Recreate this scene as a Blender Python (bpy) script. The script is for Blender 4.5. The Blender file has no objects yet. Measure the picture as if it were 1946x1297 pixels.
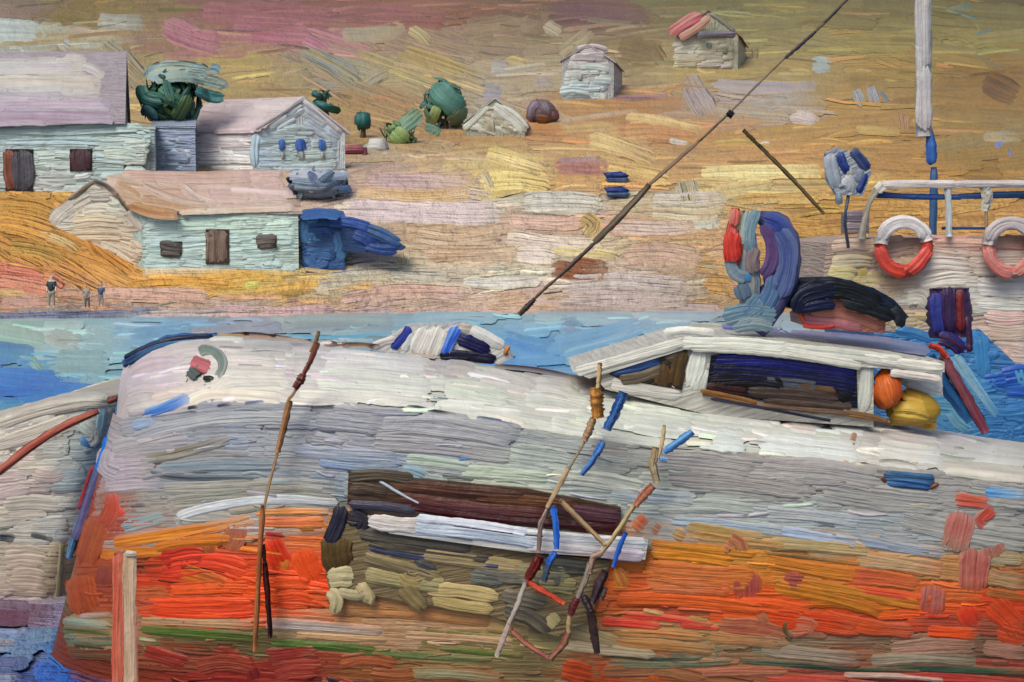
import bpy, math, random
import numpy as np
from mathutils import Vector

# ------------------------------------------------------------------ camera
scene = bpy.context.scene
W0, H0, FPX, HORIZ, CAMZ = 1946.0, 1297.0, 2673.0, 430.0, 3.85
PITCH = math.atan((H0 / 2 - HORIZ) / FPX)
cam_d = bpy.data.cameras.new("camera")
cam = bpy.data.objects.new("camera", cam_d)
scene.collection.objects.link(cam)
cam.location = (0, 0, CAMZ)
cam.rotation_euler = (math.pi / 2 - PITCH, 0, 0)
cam_d.sensor_width = 36.0
cam_d.lens = FPX / W0 * 36.0
cam_d.clip_end = 3000
cam_d.clip_start = 0.1
scene.camera = cam

# ------------------------------------------------------------------ light
SUN_EL, SUN_AZ = math.radians(48), math.radians(205)     # azimuth measured from +Y clockwise: behind left
world = bpy.data.worlds.new("World"); scene.world = world
world.use_nodes = True
wn = world.node_tree.nodes; wl = world.node_tree.links
wn.clear()
sky = wn.new('ShaderNodeTexSky'); sky.sky_type = 'NISHITA'; sky.sun_disc = False
sky.sun_elevation = SUN_EL; sky.sun_rotation = SUN_AZ
sky.dust_density = 3.0; sky.ozone_density = 0.6; sky.air_density = 0.8
bg = wn.new('ShaderNodeBackground'); bg.inputs['Strength'].default_value = 0.085
wo = wn.new('ShaderNodeOutputWorld')
wl.new(sky.outputs[0], bg.inputs[0]); wl.new(bg.outputs[0], wo.inputs[0])
sd = bpy.data.lights.new("sun", 'SUN'); sd.energy = 1.5; sd.angle = math.radians(28); sd.color = (1, 0.965, 0.84)
so = bpy.data.objects.new("sun", sd); scene.collection.objects.link(so)
dirv = Vector((math.sin(SUN_AZ) * math.cos(SUN_EL), math.cos(SUN_AZ) * math.cos(SUN_EL), math.sin(SUN_EL)))
so.rotation_euler = dirv.to_track_quat('Z', 'Y').to_euler()
so.location = (-20, -20, 40)
scene.view_settings.view_transform = 'Standard'
scene.view_settings.look = 'None'
scene.view_settings.gamma = 1
scene.view_settings.exposure = 0.86

rng = np.random.RandomState(7)
R = lambda a=0., b=1.: a + (b - a) * rng.rand()

# ------------------------------------------------------------------ colour
def lin(h):
    h = h.lstrip('#')
    c = np.array([int(h[i:i + 2], 16) / 255. for i in (0, 2, 4)])
    c = np.where(c <= .04045, c / 12.92, ((c + .055) / 1.055) ** 2.4) ** 1.12
    st = (c.max() - c.min()) / max(c.max(), 1e-6)
    k = .24 * (1 - st) ** .5
    return c * (1 - k) + c.mean() * k
def col(c):
    return lin(c) if isinstance(c, str) else np.asarray(c, float)
def vary(c, a=.12, hue=.04):
    c = col(c) * (1 + a * rng.randn() * .6)
    c = c * (1 + hue * rng.randn(3))
    return np.clip(c, .003, .82)

# ------------------------------------------------------------------ projection
cp, sp = math.cos(PITCH), math.sin(PITCH)
def ray(px, py):
    a = (np.asarray(px, float) - W0 / 2) / FPX
    b = -(np.asarray(py, float) - H0 / 2) / FPX
    dy = cp + b * sp
    dz = b * cp - sp
    return a / dy, dz / dy                     # X and Z slope per metre of Y
def at(px, py, Y):
    a, b = ray(px, py)
    return np.array([a * Y, Y, CAMZ + b * Y])
def atz(px, py, z):
    a, b = ray(px, py)
    Y = (z - CAMZ) / b
    return np.array([a * Y, Y, z])

def project(P):
    d = P - np.array([0, 0, CAMZ])
    f = d[:, 1] * cp - d[:, 2] * sp; u = d[:, 1] * sp + d[:, 2] * cp
    f = np.maximum(f, .5)
    return W0 / 2 + FPX * d[:, 0] / f, H0 / 2 - FPX * u / f
class Plane:
    def __init__(s, p, q, r):
        p, q, r = [np.asarray(v, float) for v in (p, q, r)]
        n = np.cross(q - p, r - p); n /= np.linalg.norm(n)
        if np.dot(n, np.array([0, 0, CAMZ]) - p) < 0: n = -n
        s.p, s.n = p, n
    def hit(s, px, py):
        a, b = ray(px, py)
        d = np.stack([a, np.ones_like(a), b], -1)
        o = np.array([0, 0, CAMZ])
        den = d @ s.n
        den = np.where(np.abs(den) < 1e-3, -1e-3, den)
        t = np.dot(s.p - o, s.n) / den
        P = o + d * t[..., None]
        return P, np.broadcast_to(s.n, P.shape)

class Facing(Plane):                           # vertical plane at distance Y
    def __init__(s, Y):
        s.p = np.array([0, Y, 0.]); s.n = np.array([0, -1., 0])

class Solid:
    """surface of F(X,Y,Z) = 0, positive inside"""
    def __init__(s, F, y0, y1, n=60, eps=.02):
        s.F, s.y0, s.y1, s.n, s.eps = F, y0, y1, n, eps
    def hit(s, px, py):
        out, nn = [], []
        for k in range(0, len(px), 20000):
            P, N = s._hit(px[k:k + 20000], py[k:k + 20000]); out.append(P); nn.append(N)
        return np.concatenate(out), np.concatenate(nn)
    def _hit(s, px, py):
        a, b = ray(px, py)
        T = np.geomspace(s.y0, s.y1, s.n)
        V = s.F(a[:, None] * T, np.broadcast_to(T, (len(a), s.n)), CAMZ + b[:, None] * T)
        pos = V > 0
        first = np.argmax(pos, 1); has = pos.any(1)
        best = np.argmax(V, 1)
        lo = T[np.clip(first - 1, 0, s.n - 1)].copy(); hi = T[first].copy()
        for _ in range(14):
            m = (lo + hi) / 2
            v = s.F(a * m, m, CAMZ + b * m) > 0
            hi = np.where(v, m, hi); lo = np.where(v, lo, m)
        t = np.where(has, hi, T[best])
        P = np.stack([a * t, t, CAMZ + b * t], -1)
        e = s.eps; g = []
        for i in range(3):
            d = np.zeros(3); d[i] = e
            g.append(s.F(*(P + d).T) - s.F(*(P - d).T))
        N = -np.stack(g, -1)
        L = np.linalg.norm(N, axis=1, keepdims=True)
        N = np.where(L > 1e-9, N / np.maximum(L, 1e-9), np.array([0, -1., 0]))
        return P, N

# ------------------------------------------------------------------ paint material
def paint_material(name, dist, rough=.5, spec=.35, mixamt=1.0):
    m = bpy.data.materials.new(name); m.use_nodes = True
    n, l = m.node_tree.nodes, m.node_tree.links
    n.clear()
    out = n.new('ShaderNodeOutputMaterial'); bs = n.new('ShaderNodeBsdfPrincipled')
    l.new(bs.outputs[0], out.inputs[0])
    uv = n.new('ShaderNodeUVMap'); uv.uv_map = 'UVMap'
    def noise(sx, sy, detail, rough_=.55):
        mp = n.new('ShaderNodeMapping'); mp.inputs['Scale'].default_value = (sx, sy, 1)
        l.new(uv.outputs[0], mp.inputs[0])
        t = n.new('ShaderNodeTexNoise'); t.inputs['Scale'].default_value = 1
        t.inputs['Detail'].default_value = detail; t.inputs['Roughness'].default_value = rough_
        l.new(mp.outputs[0], t.inputs['Vector'])
        return t.outputs['Fac']
    fine = noise(.008, .14, 2.2, .5)          # bristle furrows
    wide = noise(.008, .085, 2)           # broad streaks of mixed paint
    lump = noise(.05, .06, 3)             # clotting
    ca = n.new('ShaderNodeVertexColor'); ca.layer_name = 'ColA'
    cb = n.new('ShaderNodeVertexColor'); cb.layer_name = 'ColB'
    add = n.new('ShaderNodeMath'); add.operation = 'ADD'
    l.new(fine, add.inputs[0]); l.new(wide, add.inputs[1])
    mr = n.new('ShaderNodeMapRange'); mr.inputs['From Min'].default_value = .84; mr.inputs['From Max'].default_value = 1.16
    mr.inputs['To Max'].default_value = mixamt
    l.new(add.outputs[0], mr.inputs['Value'])
    mx = n.new('ShaderNodeMix'); mx.data_type = 'RGBA'
    l.new(mr.outputs[0], mx.inputs[0]); l.new(ca.outputs[0], mx.inputs[6]); l.new(cb.outputs[0], mx.inputs[7])
    l.new(mx.outputs[2], bs.inputs['Base Color'])
    h1 = n.new('ShaderNodeMath'); h1.operation = 'MULTIPLY_ADD'
    l.new(lump, h1.inputs[0]); h1.inputs[1].default_value = .5; l.new(fine, h1.inputs[2])
    bp = n.new('ShaderNodeBump'); bp.inputs['Strength'].default_value = 1.0; bp.inputs['Distance'].default_value = dist
    l.new(h1.outputs[0], bp.inputs['Height']); l.new(bp.outputs[0], bs.inputs['Normal'])
    bs.inputs['Roughness'].default_value = rough
    bs.inputs['Specular IOR Level'].default_value = spec
    return m
MAT = {'near': paint_material('oil_paint_near', .022, .42, .2),
       'mid': paint_material('oil_paint_middle', .035, .45),
       'far': paint_material('oil_paint_far', .7, .55, .25),
       'house': paint_material('oil_paint_house', .2, .55, .3),
       'water': paint_material('oil_paint_water', .10, .42, .35)}

# ------------------------------------------------------------------ mesh builder
def catmull(pts, step):
    pts = np.asarray(pts, float)
    if len(pts) == 2:
        n = max(3, int(np.linalg.norm(pts[1] - pts[0]) / step) + 1)
        return pts[0] + (pts[1] - pts[0]) * np.linspace(0, 1, n)[:, None]
    P = np.vstack([2 * pts[0] - pts[1], pts, 2 * pts[-1] - pts[-2]])
    out = []
    for i in range(1, len(P) - 2):
        n = max(2, int(np.linalg.norm(P[i + 1] - P[i]) / step) + 1)
        t = np.linspace(0, 1, n, endpoint=False)[:, None]
        p0, p1, p2, p3 = P[i - 1], P[i], P[i + 1], P[i + 2]
        out.append(.5 * (2 * p1 + (p2 - p0) * t + (2 * p0 - 5 * p1 + 4 * p2 - p3) * t ** 2 + (3 * p1 - p0 - 3 * p2 + p3) * t ** 3))
    out.append(P[-2][None])
    return np.vstack(out)

class Builder:
    def __init__(s):
        s.V = []; s.A = []; s.B = []; s.UV = []; s.F = []; s.nv = 0; s.pend = []; s.layer = 0.; s.lift = 0.; s.fld = None; s.mute = 0.; s.gain = 1.; s.tint = 1.; s.acc = 1.6; s.wet = .75
    def raw(s, V, F, A, B, UV):
        n = len(V)
        s.V.append(np.asarray(V, float)); s.A.append(np.broadcast_to(A, (n, 3))); s.B.append(np.broadcast_to(B, (n, 3)))
        s.UV.append(UV); s.F += [tuple(i + s.nv for i in f) for f in F] if isinstance(F, list) else []
        if not isinstance(F, list): s.F += (F + s.nv).tolist()
        s.nv += n
    # a brush stroke: px spine, width px, thickness px
    def stroke(s, surf, pts, w, a, b=None, th=2.2, layer=None, rag=.35, rnd=.5, taper=0., vr=.08):
        accent = False
        if s.fld is not None and s.mute and layer is None:
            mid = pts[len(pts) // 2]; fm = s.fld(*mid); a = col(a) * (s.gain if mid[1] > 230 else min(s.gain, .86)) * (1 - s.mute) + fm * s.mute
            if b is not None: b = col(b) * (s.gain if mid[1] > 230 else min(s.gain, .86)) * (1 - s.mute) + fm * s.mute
        a = vary(a, vr, .015); b = vary(b, vr, .015) if b is not None else np.clip(a * (R(.66, .85) if rng.rand() < .5 else R(1.12, 1.35)) * (1 + .05 * rng.randn(3)), .003, .82)  # second colour follows furrow height, putting cavity contrast into the colour
        step = max(5., min(14., w * .5))
        C = catmull(pts, step)
        d = np.gradient(C, axis=0); L = np.hypot(d[:, 0], d[:, 1]); L[L == 0] = 1
        nrm = np.stack([-d[:, 1] / L, d[:, 0] / L], 1)
        cum = np.concatenate([[0], np.cumsum(np.hypot(*np.diff(C, axis=0).T))]); tot = cum[-1]
        M = int(np.clip(w / 2.8, 5, 18)); n = len(C)
        v = np.linspace(-.5, .5, M)
        dome = 1 - np.sqrt(np.clip(1 - (2 * v) ** 2 * .96, 0, 1))
        rw = min(w, tot * .45)
        e0 = rnd * dome * rw * .8 + rag * rw * .5 * rng.rand(M); e1 = tot - rnd * dome * rw * .8 - rag * rw * .8 * rng.rand(M)
        bad = e1 - e0 < tot * .2; e0[bad] = tot * .3; e1[bad] = tot * .7
        S = e0[None] + (e1 - e0)[None] * np.linspace(0, 1, n)[:, None]
        u = S / max(tot, 1e-6)
        cx = np.interp(S, cum, C[:, 0]); cy = np.interp(S, cum, C[:, 1])
        nx = np.interp(S, cum, nrm[:, 0]); ny = np.interp(S, cum, nrm[:, 1])
        wob = 1 + .06 * np.sin(u * R(4, 14) + R(0, 6)) + .03 * rng.randn(n, 1)
        wid = w * wob * (1 - taper * u)
        X = cx + nx * v[None] * wid; Y = cy + ny * v[None] * wid
        prof = .8 + .2 * rng.rand(M); prof[0] = prof[-1] = 0
        if M > 4: prof[1] = max(prof[1], .95); prof[-2] = max(prof[-2], .95)
        th = th * .5
        t = np.linspace(0, 1, n)
        endp = np.clip(t / .12, 0, 1) ** .5 * np.clip((1 - t) / .06, 0, 1) ** .5 * (1 + .35 * np.exp(-((t - .93) / .05) ** 2))
        if layer is None:
            s.layer += .008; layer = s.acc + s.layer + s.lift; accent = True
        lo = max(.05, layer - 1.3)
        Hh = lo + (layer - lo) * np.where(prof == 0, .0, 1.)[None] * np.clip(endp, 0, 1)[:, None] + th * prof[None] * endp[:, None]
        a = a * s.tint; b = b * s.tint
        # wet-in-wet: every bristle carries a slightly different mix and drags the colour it meets
        cj = 1 + .07 * rng.randn(1, M, 1) + .03 * rng.randn(n, 1, 1)
        A_ = a[None, None] * cj; B_ = b[None, None] * cj
        A_ = np.broadcast_to(A_, (n, M, 3)).copy(); B_ = np.broadcast_to(B_, (n, M, 3)).copy()
        if s.fld is not None:
            u0, u1 = s.fld(*pts[0]), s.fld(*pts[-1])
            reach = R(.12, .4) + .25 * rng.rand(1, M)
            m1 = np.clip(1 - (1 - t[:, None]) / reach, 0, 1) * s.wet; m0 = np.clip(1 - t[:, None] / (reach * .5), 0, 1) * s.wet * .7
            if accent: m0, m1 = m0 * .5, m1 * .75
            me_ = np.zeros((n, M)); me_[:, 0] = me_[:, -1] = .8; me_[:, 1] = .55 * rng.rand(); me_[:, -2] = .55 * rng.rand()
            for m_, uc in ((m0, u0), (m1, u1), (me_ * s.wet, (u0 + u1) / 2)):
                A_ = A_ * (1 - m_[..., None]) + uc * m_[..., None]; B_ = B_ * (1 - m_[..., None]) + uc * m_[..., None]
        a = np.clip(A_, .003, .85).reshape(-1, 3); b = np.clip(B_, .003, .85).reshape(-1, 3)
        off = R(0, 900)
        UV = np.stack([S + off * .7, v[None] * w + off + 0 * S], -1)
        idx = np.arange(n * M).reshape(n, M)
        F = np.stack([idx[:-1, :-1], idx[:-1, 1:], idx[1:, 1:], idx[1:, :-1]], -1).reshape(-1, 4)
        s.pend.append((surf, X.ravel(), Y.ravel(), Hh.ravel(), F, a, b, UV.reshape(-1, 2)))
    # fill an outline (px) with strokes following a guide curve
    def fill(s, surf, poly, colr, w=(20, 34), L=(60, 150), ang=0., dens=1.6, th=2., jit=4., guide=None, vr=.08, bcol=None, layer=(0, .9), rag=.35):
        if callable(colr): s.fld = colr
        poly = np.asarray(poly, float)
        x0, y0 = poly.min(0); x1, y1 = poly.max(0)
        area = .5 * abs(np.dot(poly[:, 0], np.roll(poly[:, 1], 1)) - np.dot(poly[:, 1], np.roll(poly[:, 0], 1)))
        mw, mL = sum(w) / 2, sum(L) / 2
        N = max(2, int(area * dens / (mw * mL)))
        k = 0; tries = 0
        while k < N and tries < N * 30:
            tries += 1
            x, y = R(x0, x1), R(y0, y1)
            if not inside(x, y, poly): continue
            a = ang(x, y) if callable(ang) else ang
            a = math.radians(a + jit * rng.randn())
            ll = R(*L); ww = R(*w)
            pts = []
            for sgn in (-1, 1):
                q = []
                for st in np.arange(0, ll / 2 + 1, 8):
                    X = x + sgn * st * math.cos(a); Yp = y + sgn * st * math.sin(a)
                    if guide: Yp += guide(X, y) - guide(x, y)
                    if not inside(X, Yp, poly): break
                    q.append((X, Yp))
                pts = (q[::-1] + pts) if sgn < 0 else pts + q[1:]
            if len(pts) < 3: continue
            # keep the width inside the outline
            mid = pts[len(pts) // 2]
            for f in (1., .7, .45):
                if inside(mid[0], mid[1] - ww * f / 2, poly) and inside(mid[0], mid[1] + ww * f / 2, poly): break
            ww *= f
            if ww < 5: continue
            c = colr(x, y) if callable(colr) else colr[rng.randint(len(colr))]
            bc = None
            if bcol is not None: bc = bcol[rng.randint(len(bcol))]
            elif callable(colr): bc = colr(x + R(-40, 40), y + R(-14, 14))
            s.stroke(surf, pts[::max(1, len(pts) // 5)] if len(pts) > 6 else [pts[0], pts[-1]], ww, c, bc, th * R(.6, 1.2), R(*layer) + .4, rag=rag, vr=vr)
            k += 1
    def ridges(s, surf, poly, fld, N, guide=None, ang=0., w=(3.5, 8), L=(25, 110), layer=2.2):
        # thin raised threads and scrapes; colour paints in impasto highlights and darks
        poly = np.asarray(poly, float); x0, y0 = poly.min(0); x1, y1 = poly.max(0); k = 0
        while k < N:
            x, y = R(x0, x1), R(y0, y1)
            if not inside(x, y, poly): continue
            k += 1
            a = math.radians((ang(x, y) if callable(ang) else ang) + 5 * rng.randn()); l = R(*L)
            q = [(x + t * l * math.cos(a), y + t * l * math.sin(a) + 2 * rng.randn() + ((guide(x + t * l, y) - guide(x, y)) if guide else 0)) for t in (0, .5, 1)]
            if not inside(*q[-1], poly): continue
            c = fld(x, y); c = c * (R(1.15, 1.5) if rng.rand() < .72 else R(.55, .8)); c = np.clip(c * (1 + .08 * rng.randn(3)), .005, .8)
            s.stroke(surf, q, R(*w), c, c * R(.7, 1.3), 3.2, layer * R(.7, 1.1), rag=.5, taper=R(0, .7))
    def poly(s, pts, a, b=None, uvs=200.):
        a = col(a); b = a * .85 if b is None else col(b)
        P = np.asarray(pts, float)
        e = P[1] - P[0]; e /= np.linalg.norm(e)
        nn = np.cross(e, P[2] - P[0]); nn /= max(1e-9, np.linalg.norm(nn)); g = np.cross(nn, e)
        UV = np.stack([(P - P[0]) @ e * uvs, (P - P[0]) @ g * uvs], -1)
        s.raw(P, [tuple(range(len(P)))], a, b, UV)
    def prism(s, prof, vec, a, b=None, uvs=200.):
        """closed solid: outline swept along a vector"""
        P = np.asarray(prof, float); Q = P + np.asarray(vec, float)
        s.poly(P, a, b, uvs); s.poly(Q[::-1], a, b, uvs)
        for i in range(len(P)):
            j = (i + 1) % len(P)
            s.poly([P[i], Q[i], Q[j], P[j]], a, b, uvs)
    def box(s, c, sx, sy, sz, a, b=None):
        c = np.asarray(c, float)
        s.prism([c + (-sx, -sy, -sz), c + (sx, -sy, -sz), c + (sx, -sy, sz), c + (-sx, -sy, sz)], (0, 2 * sy, 0), a, b)
    def tube(s, pts, rad, a, b=None, uvs=None, seg=10, wob=.08, step=None, closed=False):
        """a round rod through 3-D points; rad single or per point"""
        P = np.asarray(pts, float)
        step = step or max(.004, np.linalg.norm(P[-1] - P[0]) / 14)
        rads = np.full(len(P), rad) if np.isscalar(rad) else np.asarray(rad, float)
        Q = catmull(np.hstack([P, rads[:, None]]), step) if not closed else np.hstack([P, rads[:, None]])
        C, r = Q[:, :3], Q[:, 3]
        n = len(C)
        T = np.gradient(C, axis=0) if not closed else np.roll(C, -1, 0) - np.roll(C, 1, 0)
        T /= np.maximum(1e-9, np.linalg.norm(T, axis=1, keepdims=True))
        up = np.array([0, -1., .02]) if abs(T[n // 2][1]) < .8 else np.array([0, 0, 1.])
        X = np.cross(T, up); X /= np.maximum(1e-9, np.linalg.norm(X, axis=1, keepdims=True)); Yv = np.cross(T, X)
        ph = np.linspace(0, 2 * math.pi, seg + 1)
        rr = r[:, None] * (1 + wob * rng.randn(n, seg + 1) * .6 + wob * rng.randn(1, seg + 1)); rr[:, -1] = rr[:, 0]
        V = C[:, None] + rr[..., None] * (np.cos(ph)[None, :, None] * X[:, None] + np.sin(ph)[None, :, None] * Yv[:, None])
        pxs = uvs or (FPX / max(5, C[0, 1]))
        cum = np.concatenate([[0], np.cumsum(np.linalg.norm(np.diff(C, axis=0), axis=1))])
        off = R(0, 500)
        UV = np.stack(np.broadcast_arrays(cum[:, None] * pxs + off, ph[None] * r.mean() * pxs + off), -1)
        idx = np.arange(n * (seg + 1)).reshape(n, seg + 1)
        F = np.stack([idx[:-1, :-1], idx[:-1, 1:], idx[1:, 1:], idx[1:, :-1]], -1).reshape(-1, 4).tolist()
        if closed:
            F += [(int(idx[-1, j]), int(idx[-1, j + 1]), int(idx[0, j + 1]), int(idx[0, j])) for j in range(seg)]
        V = V.reshape(-1, 3); UV = UV.reshape(-1, 2)
        F = [tuple(f) for f in F]
        if not closed:
            F.append(tuple(int(i) for i in idx[0, :-1])); F.append(tuple(int(i) for i in idx[-1, :-1][::-1]))
        a = col(a); b = a * .7 if b is None else col(b)
        s.raw(V, F, a, b, UV)
    def blob(s, c, rad, a, b=None, bump=.12, nu=20, nv=12, uvs=60.):
        a = col(a); b = a * .8 if b is None else col(b)
        c = np.asarray(c, float); rad = np.asarray(rad, float)
        u = np.linspace(0, 2 * math.pi, nu, endpoint=False); v = np.linspace(.03, math.pi - .03, nv)
        U, Vv = np.meshgrid(u, v)
        D = np.stack([np.sin(Vv) * np.cos(U), np.sin(Vv) * np.sin(U), np.cos(Vv)], -1)
        k = rng.randn(4, 3) * 2.2; ph = rng.rand(4) * 6
        f = 1 + bump * sum(np.sin(D @ k[i] + ph[i]) for i in range(4)) * .6
        P = c + D * rad * f[..., None]
        idx = np.arange(nu * nv).reshape(nv, nu)
        F = []
        for i in range(nv - 1):
            for j in range(nu):
                F.append((int(idx[i, j]), int(idx[i + 1, j]), int(idx[i + 1, (j + 1) % nu]), int(idx[i, (j + 1) % nu])))
        F.append(tuple(int(i) for i in idx[0][::-1])); F.append(tuple(int(i) for i in idx[-1]))
        UV = np.stack([U * rad.mean() * uvs, Vv * rad.mean() * uvs], -1).reshape(-1, 2)
        s.raw(P.reshape(-1, 3), F, a, b, UV)
    def dab(s, p, n, d, L, w, a, b=None, th=.12, uvs=60.):
        """a single 3-D dab of paint: centre, normal, direction, length, width"""
        p, n, d = [np.asarray(v, float) for v in (p, n, d)]
        n = n / np.linalg.norm(n); d = d - n * (d @ n); d /= max(1e-6, np.linalg.norm(d)); e = np.cross(n, d)
        nu, nv = 6, 5
        u = np.linspace(-1, 1, nu); v = np.linspace(-1, 1, nv)
        U, V = np.meshgrid(u, v, indexing='ij')
        ws = np.sqrt(np.clip(1 - U ** 2 * .85, 0, 1))
        prof = (1 - np.abs(V) ** 3) * (1 - np.abs(U) ** 4) * (.7 + .5 * rng.rand(nu, nv))
        P = p + d * (U * L / 2 + .1 * L * rng.rand(1, nv))[..., None] + e * (V * w / 2 * ws)[..., None] + n * ((prof - .35 * (U ** 2 + .4 * V ** 2)) * th * w)[..., None]
        idx = np.arange(nu * nv).reshape(nu, nv)
        F = np.stack([idx[:-1, :-1], idx[:-1, 1:], idx[1:, 1:], idx[1:, :-1]], -1).reshape(-1, 4)
        off = R(0, 900)
        UV = np.stack([U * L / 2 * uvs + off, V * w / 2 * uvs + off], -1).reshape(-1, 2)
        a = vary(a); b = a * R(.75, 1.2) if b is None else vary(b)
        s.raw(P.reshape(-1, 3), F, a, b, UV)
    def resolve(s):
        groups = {}
        for it in s.pend: groups.setdefault(id(it[0]), []).append(it)
        for g in groups.values():
            surf = g[0][0]
            X = np.concatenate([i[1] for i in g]); Y = np.concatenate([i[2] for i in g]); Hh = np.concatenate([i[3] for i in g])
            P, N = surf.hit(X, Y)
            P = P + N * (Hh * P[:, 1] / FPX)[:, None]
            k = 0
            for it in g:
                n = len(it[1]); s.raw(P[k:k + n], it[4], it[5], it[6], it[7]); k += n
        s.pend = []
    def build(s, name, mat, parent=None, smooth=True):
        s.resolve()
        V = np.concatenate(s.V)
        if parent is not None: V = V - np.array(parent_world(parent))
        me = bpy.data.meshes.new(name)
        nv = len(V); lens = np.array([len(f) for f in s.F]); flat = np.fromiter((i for f in s.F for i in f), dtype=np.int32, count=int(lens.sum()))
        me.vertices.add(nv); me.vertices.foreach_set('co', V.ravel())
        me.loops.add(len(flat)); me.loops.foreach_set('vertex_index', flat)
        me.polygons.add(len(lens)); me.polygons.foreach_set('loop_start', np.concatenate([[0], np.cumsum(lens)[:-1]]).astype(np.int32))
        me.polygons.foreach_set('use_smooth', np.array([smooth and l == 4 for l in lens]))
        me.update(calc_edges=True)
        for nm, arr in (('ColA', s.A), ('ColB', s.B)):
            c = np.concatenate(arr); c = np.hstack([c, np.ones((len(c), 1))])
            at_ = me.color_attributes.new(nm, 'FLOAT_COLOR', 'POINT'); at_.data.foreach_set('color', c.ravel())
        uv = np.concatenate(s.UV)[flat]
        ul = me.uv_layers.new(name='UVMap'); ul.data.foreach_set('uv', uv.ravel())
        me.materials.append(MAT[mat] if isinstance(mat, str) else mat)
        me.validate()
        o = bpy.data.objects.new(name, me); scene.collection.objects.link(o)
        if parent is not None: o.parent = parent
        return o

def parent_world(p):
    v = Vector((0, 0, 0))
    while p is not None: v += p.location; p = p.parent
    return v
def inside(x, y, poly):
    c = False; n = len(poly); j = n - 1
    for i in range(n):
        xi, yi = poly[i]; xj, yj = poly[j]
        if (yi > y) != (yj > y) and x < (xj - xi) * (y - yi) / (yj - yi) + xi: c = not c
        j = i
    return c
def pigment_and_shade(V, f):  # fields keep the painting's shading in the colour, beside each thing's own tone
    x, y = project(np.asarray(V, float).reshape(-1, 3))
    return np.array([f(min(2200, max(-200, a)), min(1400, max(-100, b))) for a, b in zip(x, y)])
def pts(t):
    return [tuple(float(v) for v in q.split(',')) for q in t.split()]
def field(txt, amt=.0):
    rows = []
    for ln in txt.strip().splitlines():
        y, rest = ln.split('|')
        for it in rest.split():
            x, c = it.split(':'); rows.append((float(x), float(y), *lin(c)))
    A = np.array(rows)
    def f(x, y):
        d = ((A[:, 0] - x) * .55) ** 2 + ((A[:, 1] - y) * 1.6) ** 2 + 200
        w = d ** -2.6; w /= w.sum()
        return w @ A[:, 2:]
    return f
def tag(o, label, cat, group=None):
    o['label'] = label; o['category'] = cat
    if group: o['group'] = group
    return o
def thing(name, loc, label, cat, group=None):
    o = bpy.data.objects.new(name, None); scene.collection.objects.link(o)
    o.location = Vector([float(v) for v in loc]); o.empty_display_size = .2
    return tag(o, label, cat, group)
def strokes(bd, surf, txt, th=2.4, rag=.35, vr=.05):
    """one stroke per line: width colourA colourB | points"""
    for ln in txt.strip().splitlines():
        ln = ln.strip()
        if not ln: continue
        h, p = ln.split('|'); h = h.split()
        bd.stroke(surf, pts(p), float(h[0]), h[1], h[2] if len(h) > 2 else None, th=float(h[3]) if len(h) > 3 else th, rag=rag, vr=vr)

# ================================================================== SETTING: hillside
PD = np.array([40, 56, 60.5, 61.5, 63, 66, 70, 76, 90, 110, 133, 150, 175, 200, 260, 420])
PY = np.array([930, 640, 600, 560, 524, 450, 372, 325, 272, 205, 150, 98, 15, -60, -170, -200])
PZ = np.array([CAMZ + ray(973, y)[1] * d for d, y in zip(PD, PY)])
PZ[0], PZ[1] = -2.5, -.8
def terr(X, Y):
    sh = np.interp(X, [-30, -10, -4, 12, 40], [-2.2, -.4, 2.5, 5., 5.])   # how the shoreline bends
    k = np.clip((Y - 52) / 22, 0, 1)
    Yq = Y - sh * (1 - k) 
    z = np.interp(Yq, PD, PZ)
    z = z + .5 * np.clip((Y - 75) / 60, 0, 1) * (.9 * np.sin(X * .11 + Y * .05) + .5 * np.sin(X * .23 - Y * .09))
    return z
TERR = Solid(lambda X, Y, Z: terr(X, Y) - Z, 52, 400, 220, .15)
WATER = Plane((0, 30, 0), (1, 30, 0), (0, 31, 0))

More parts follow.
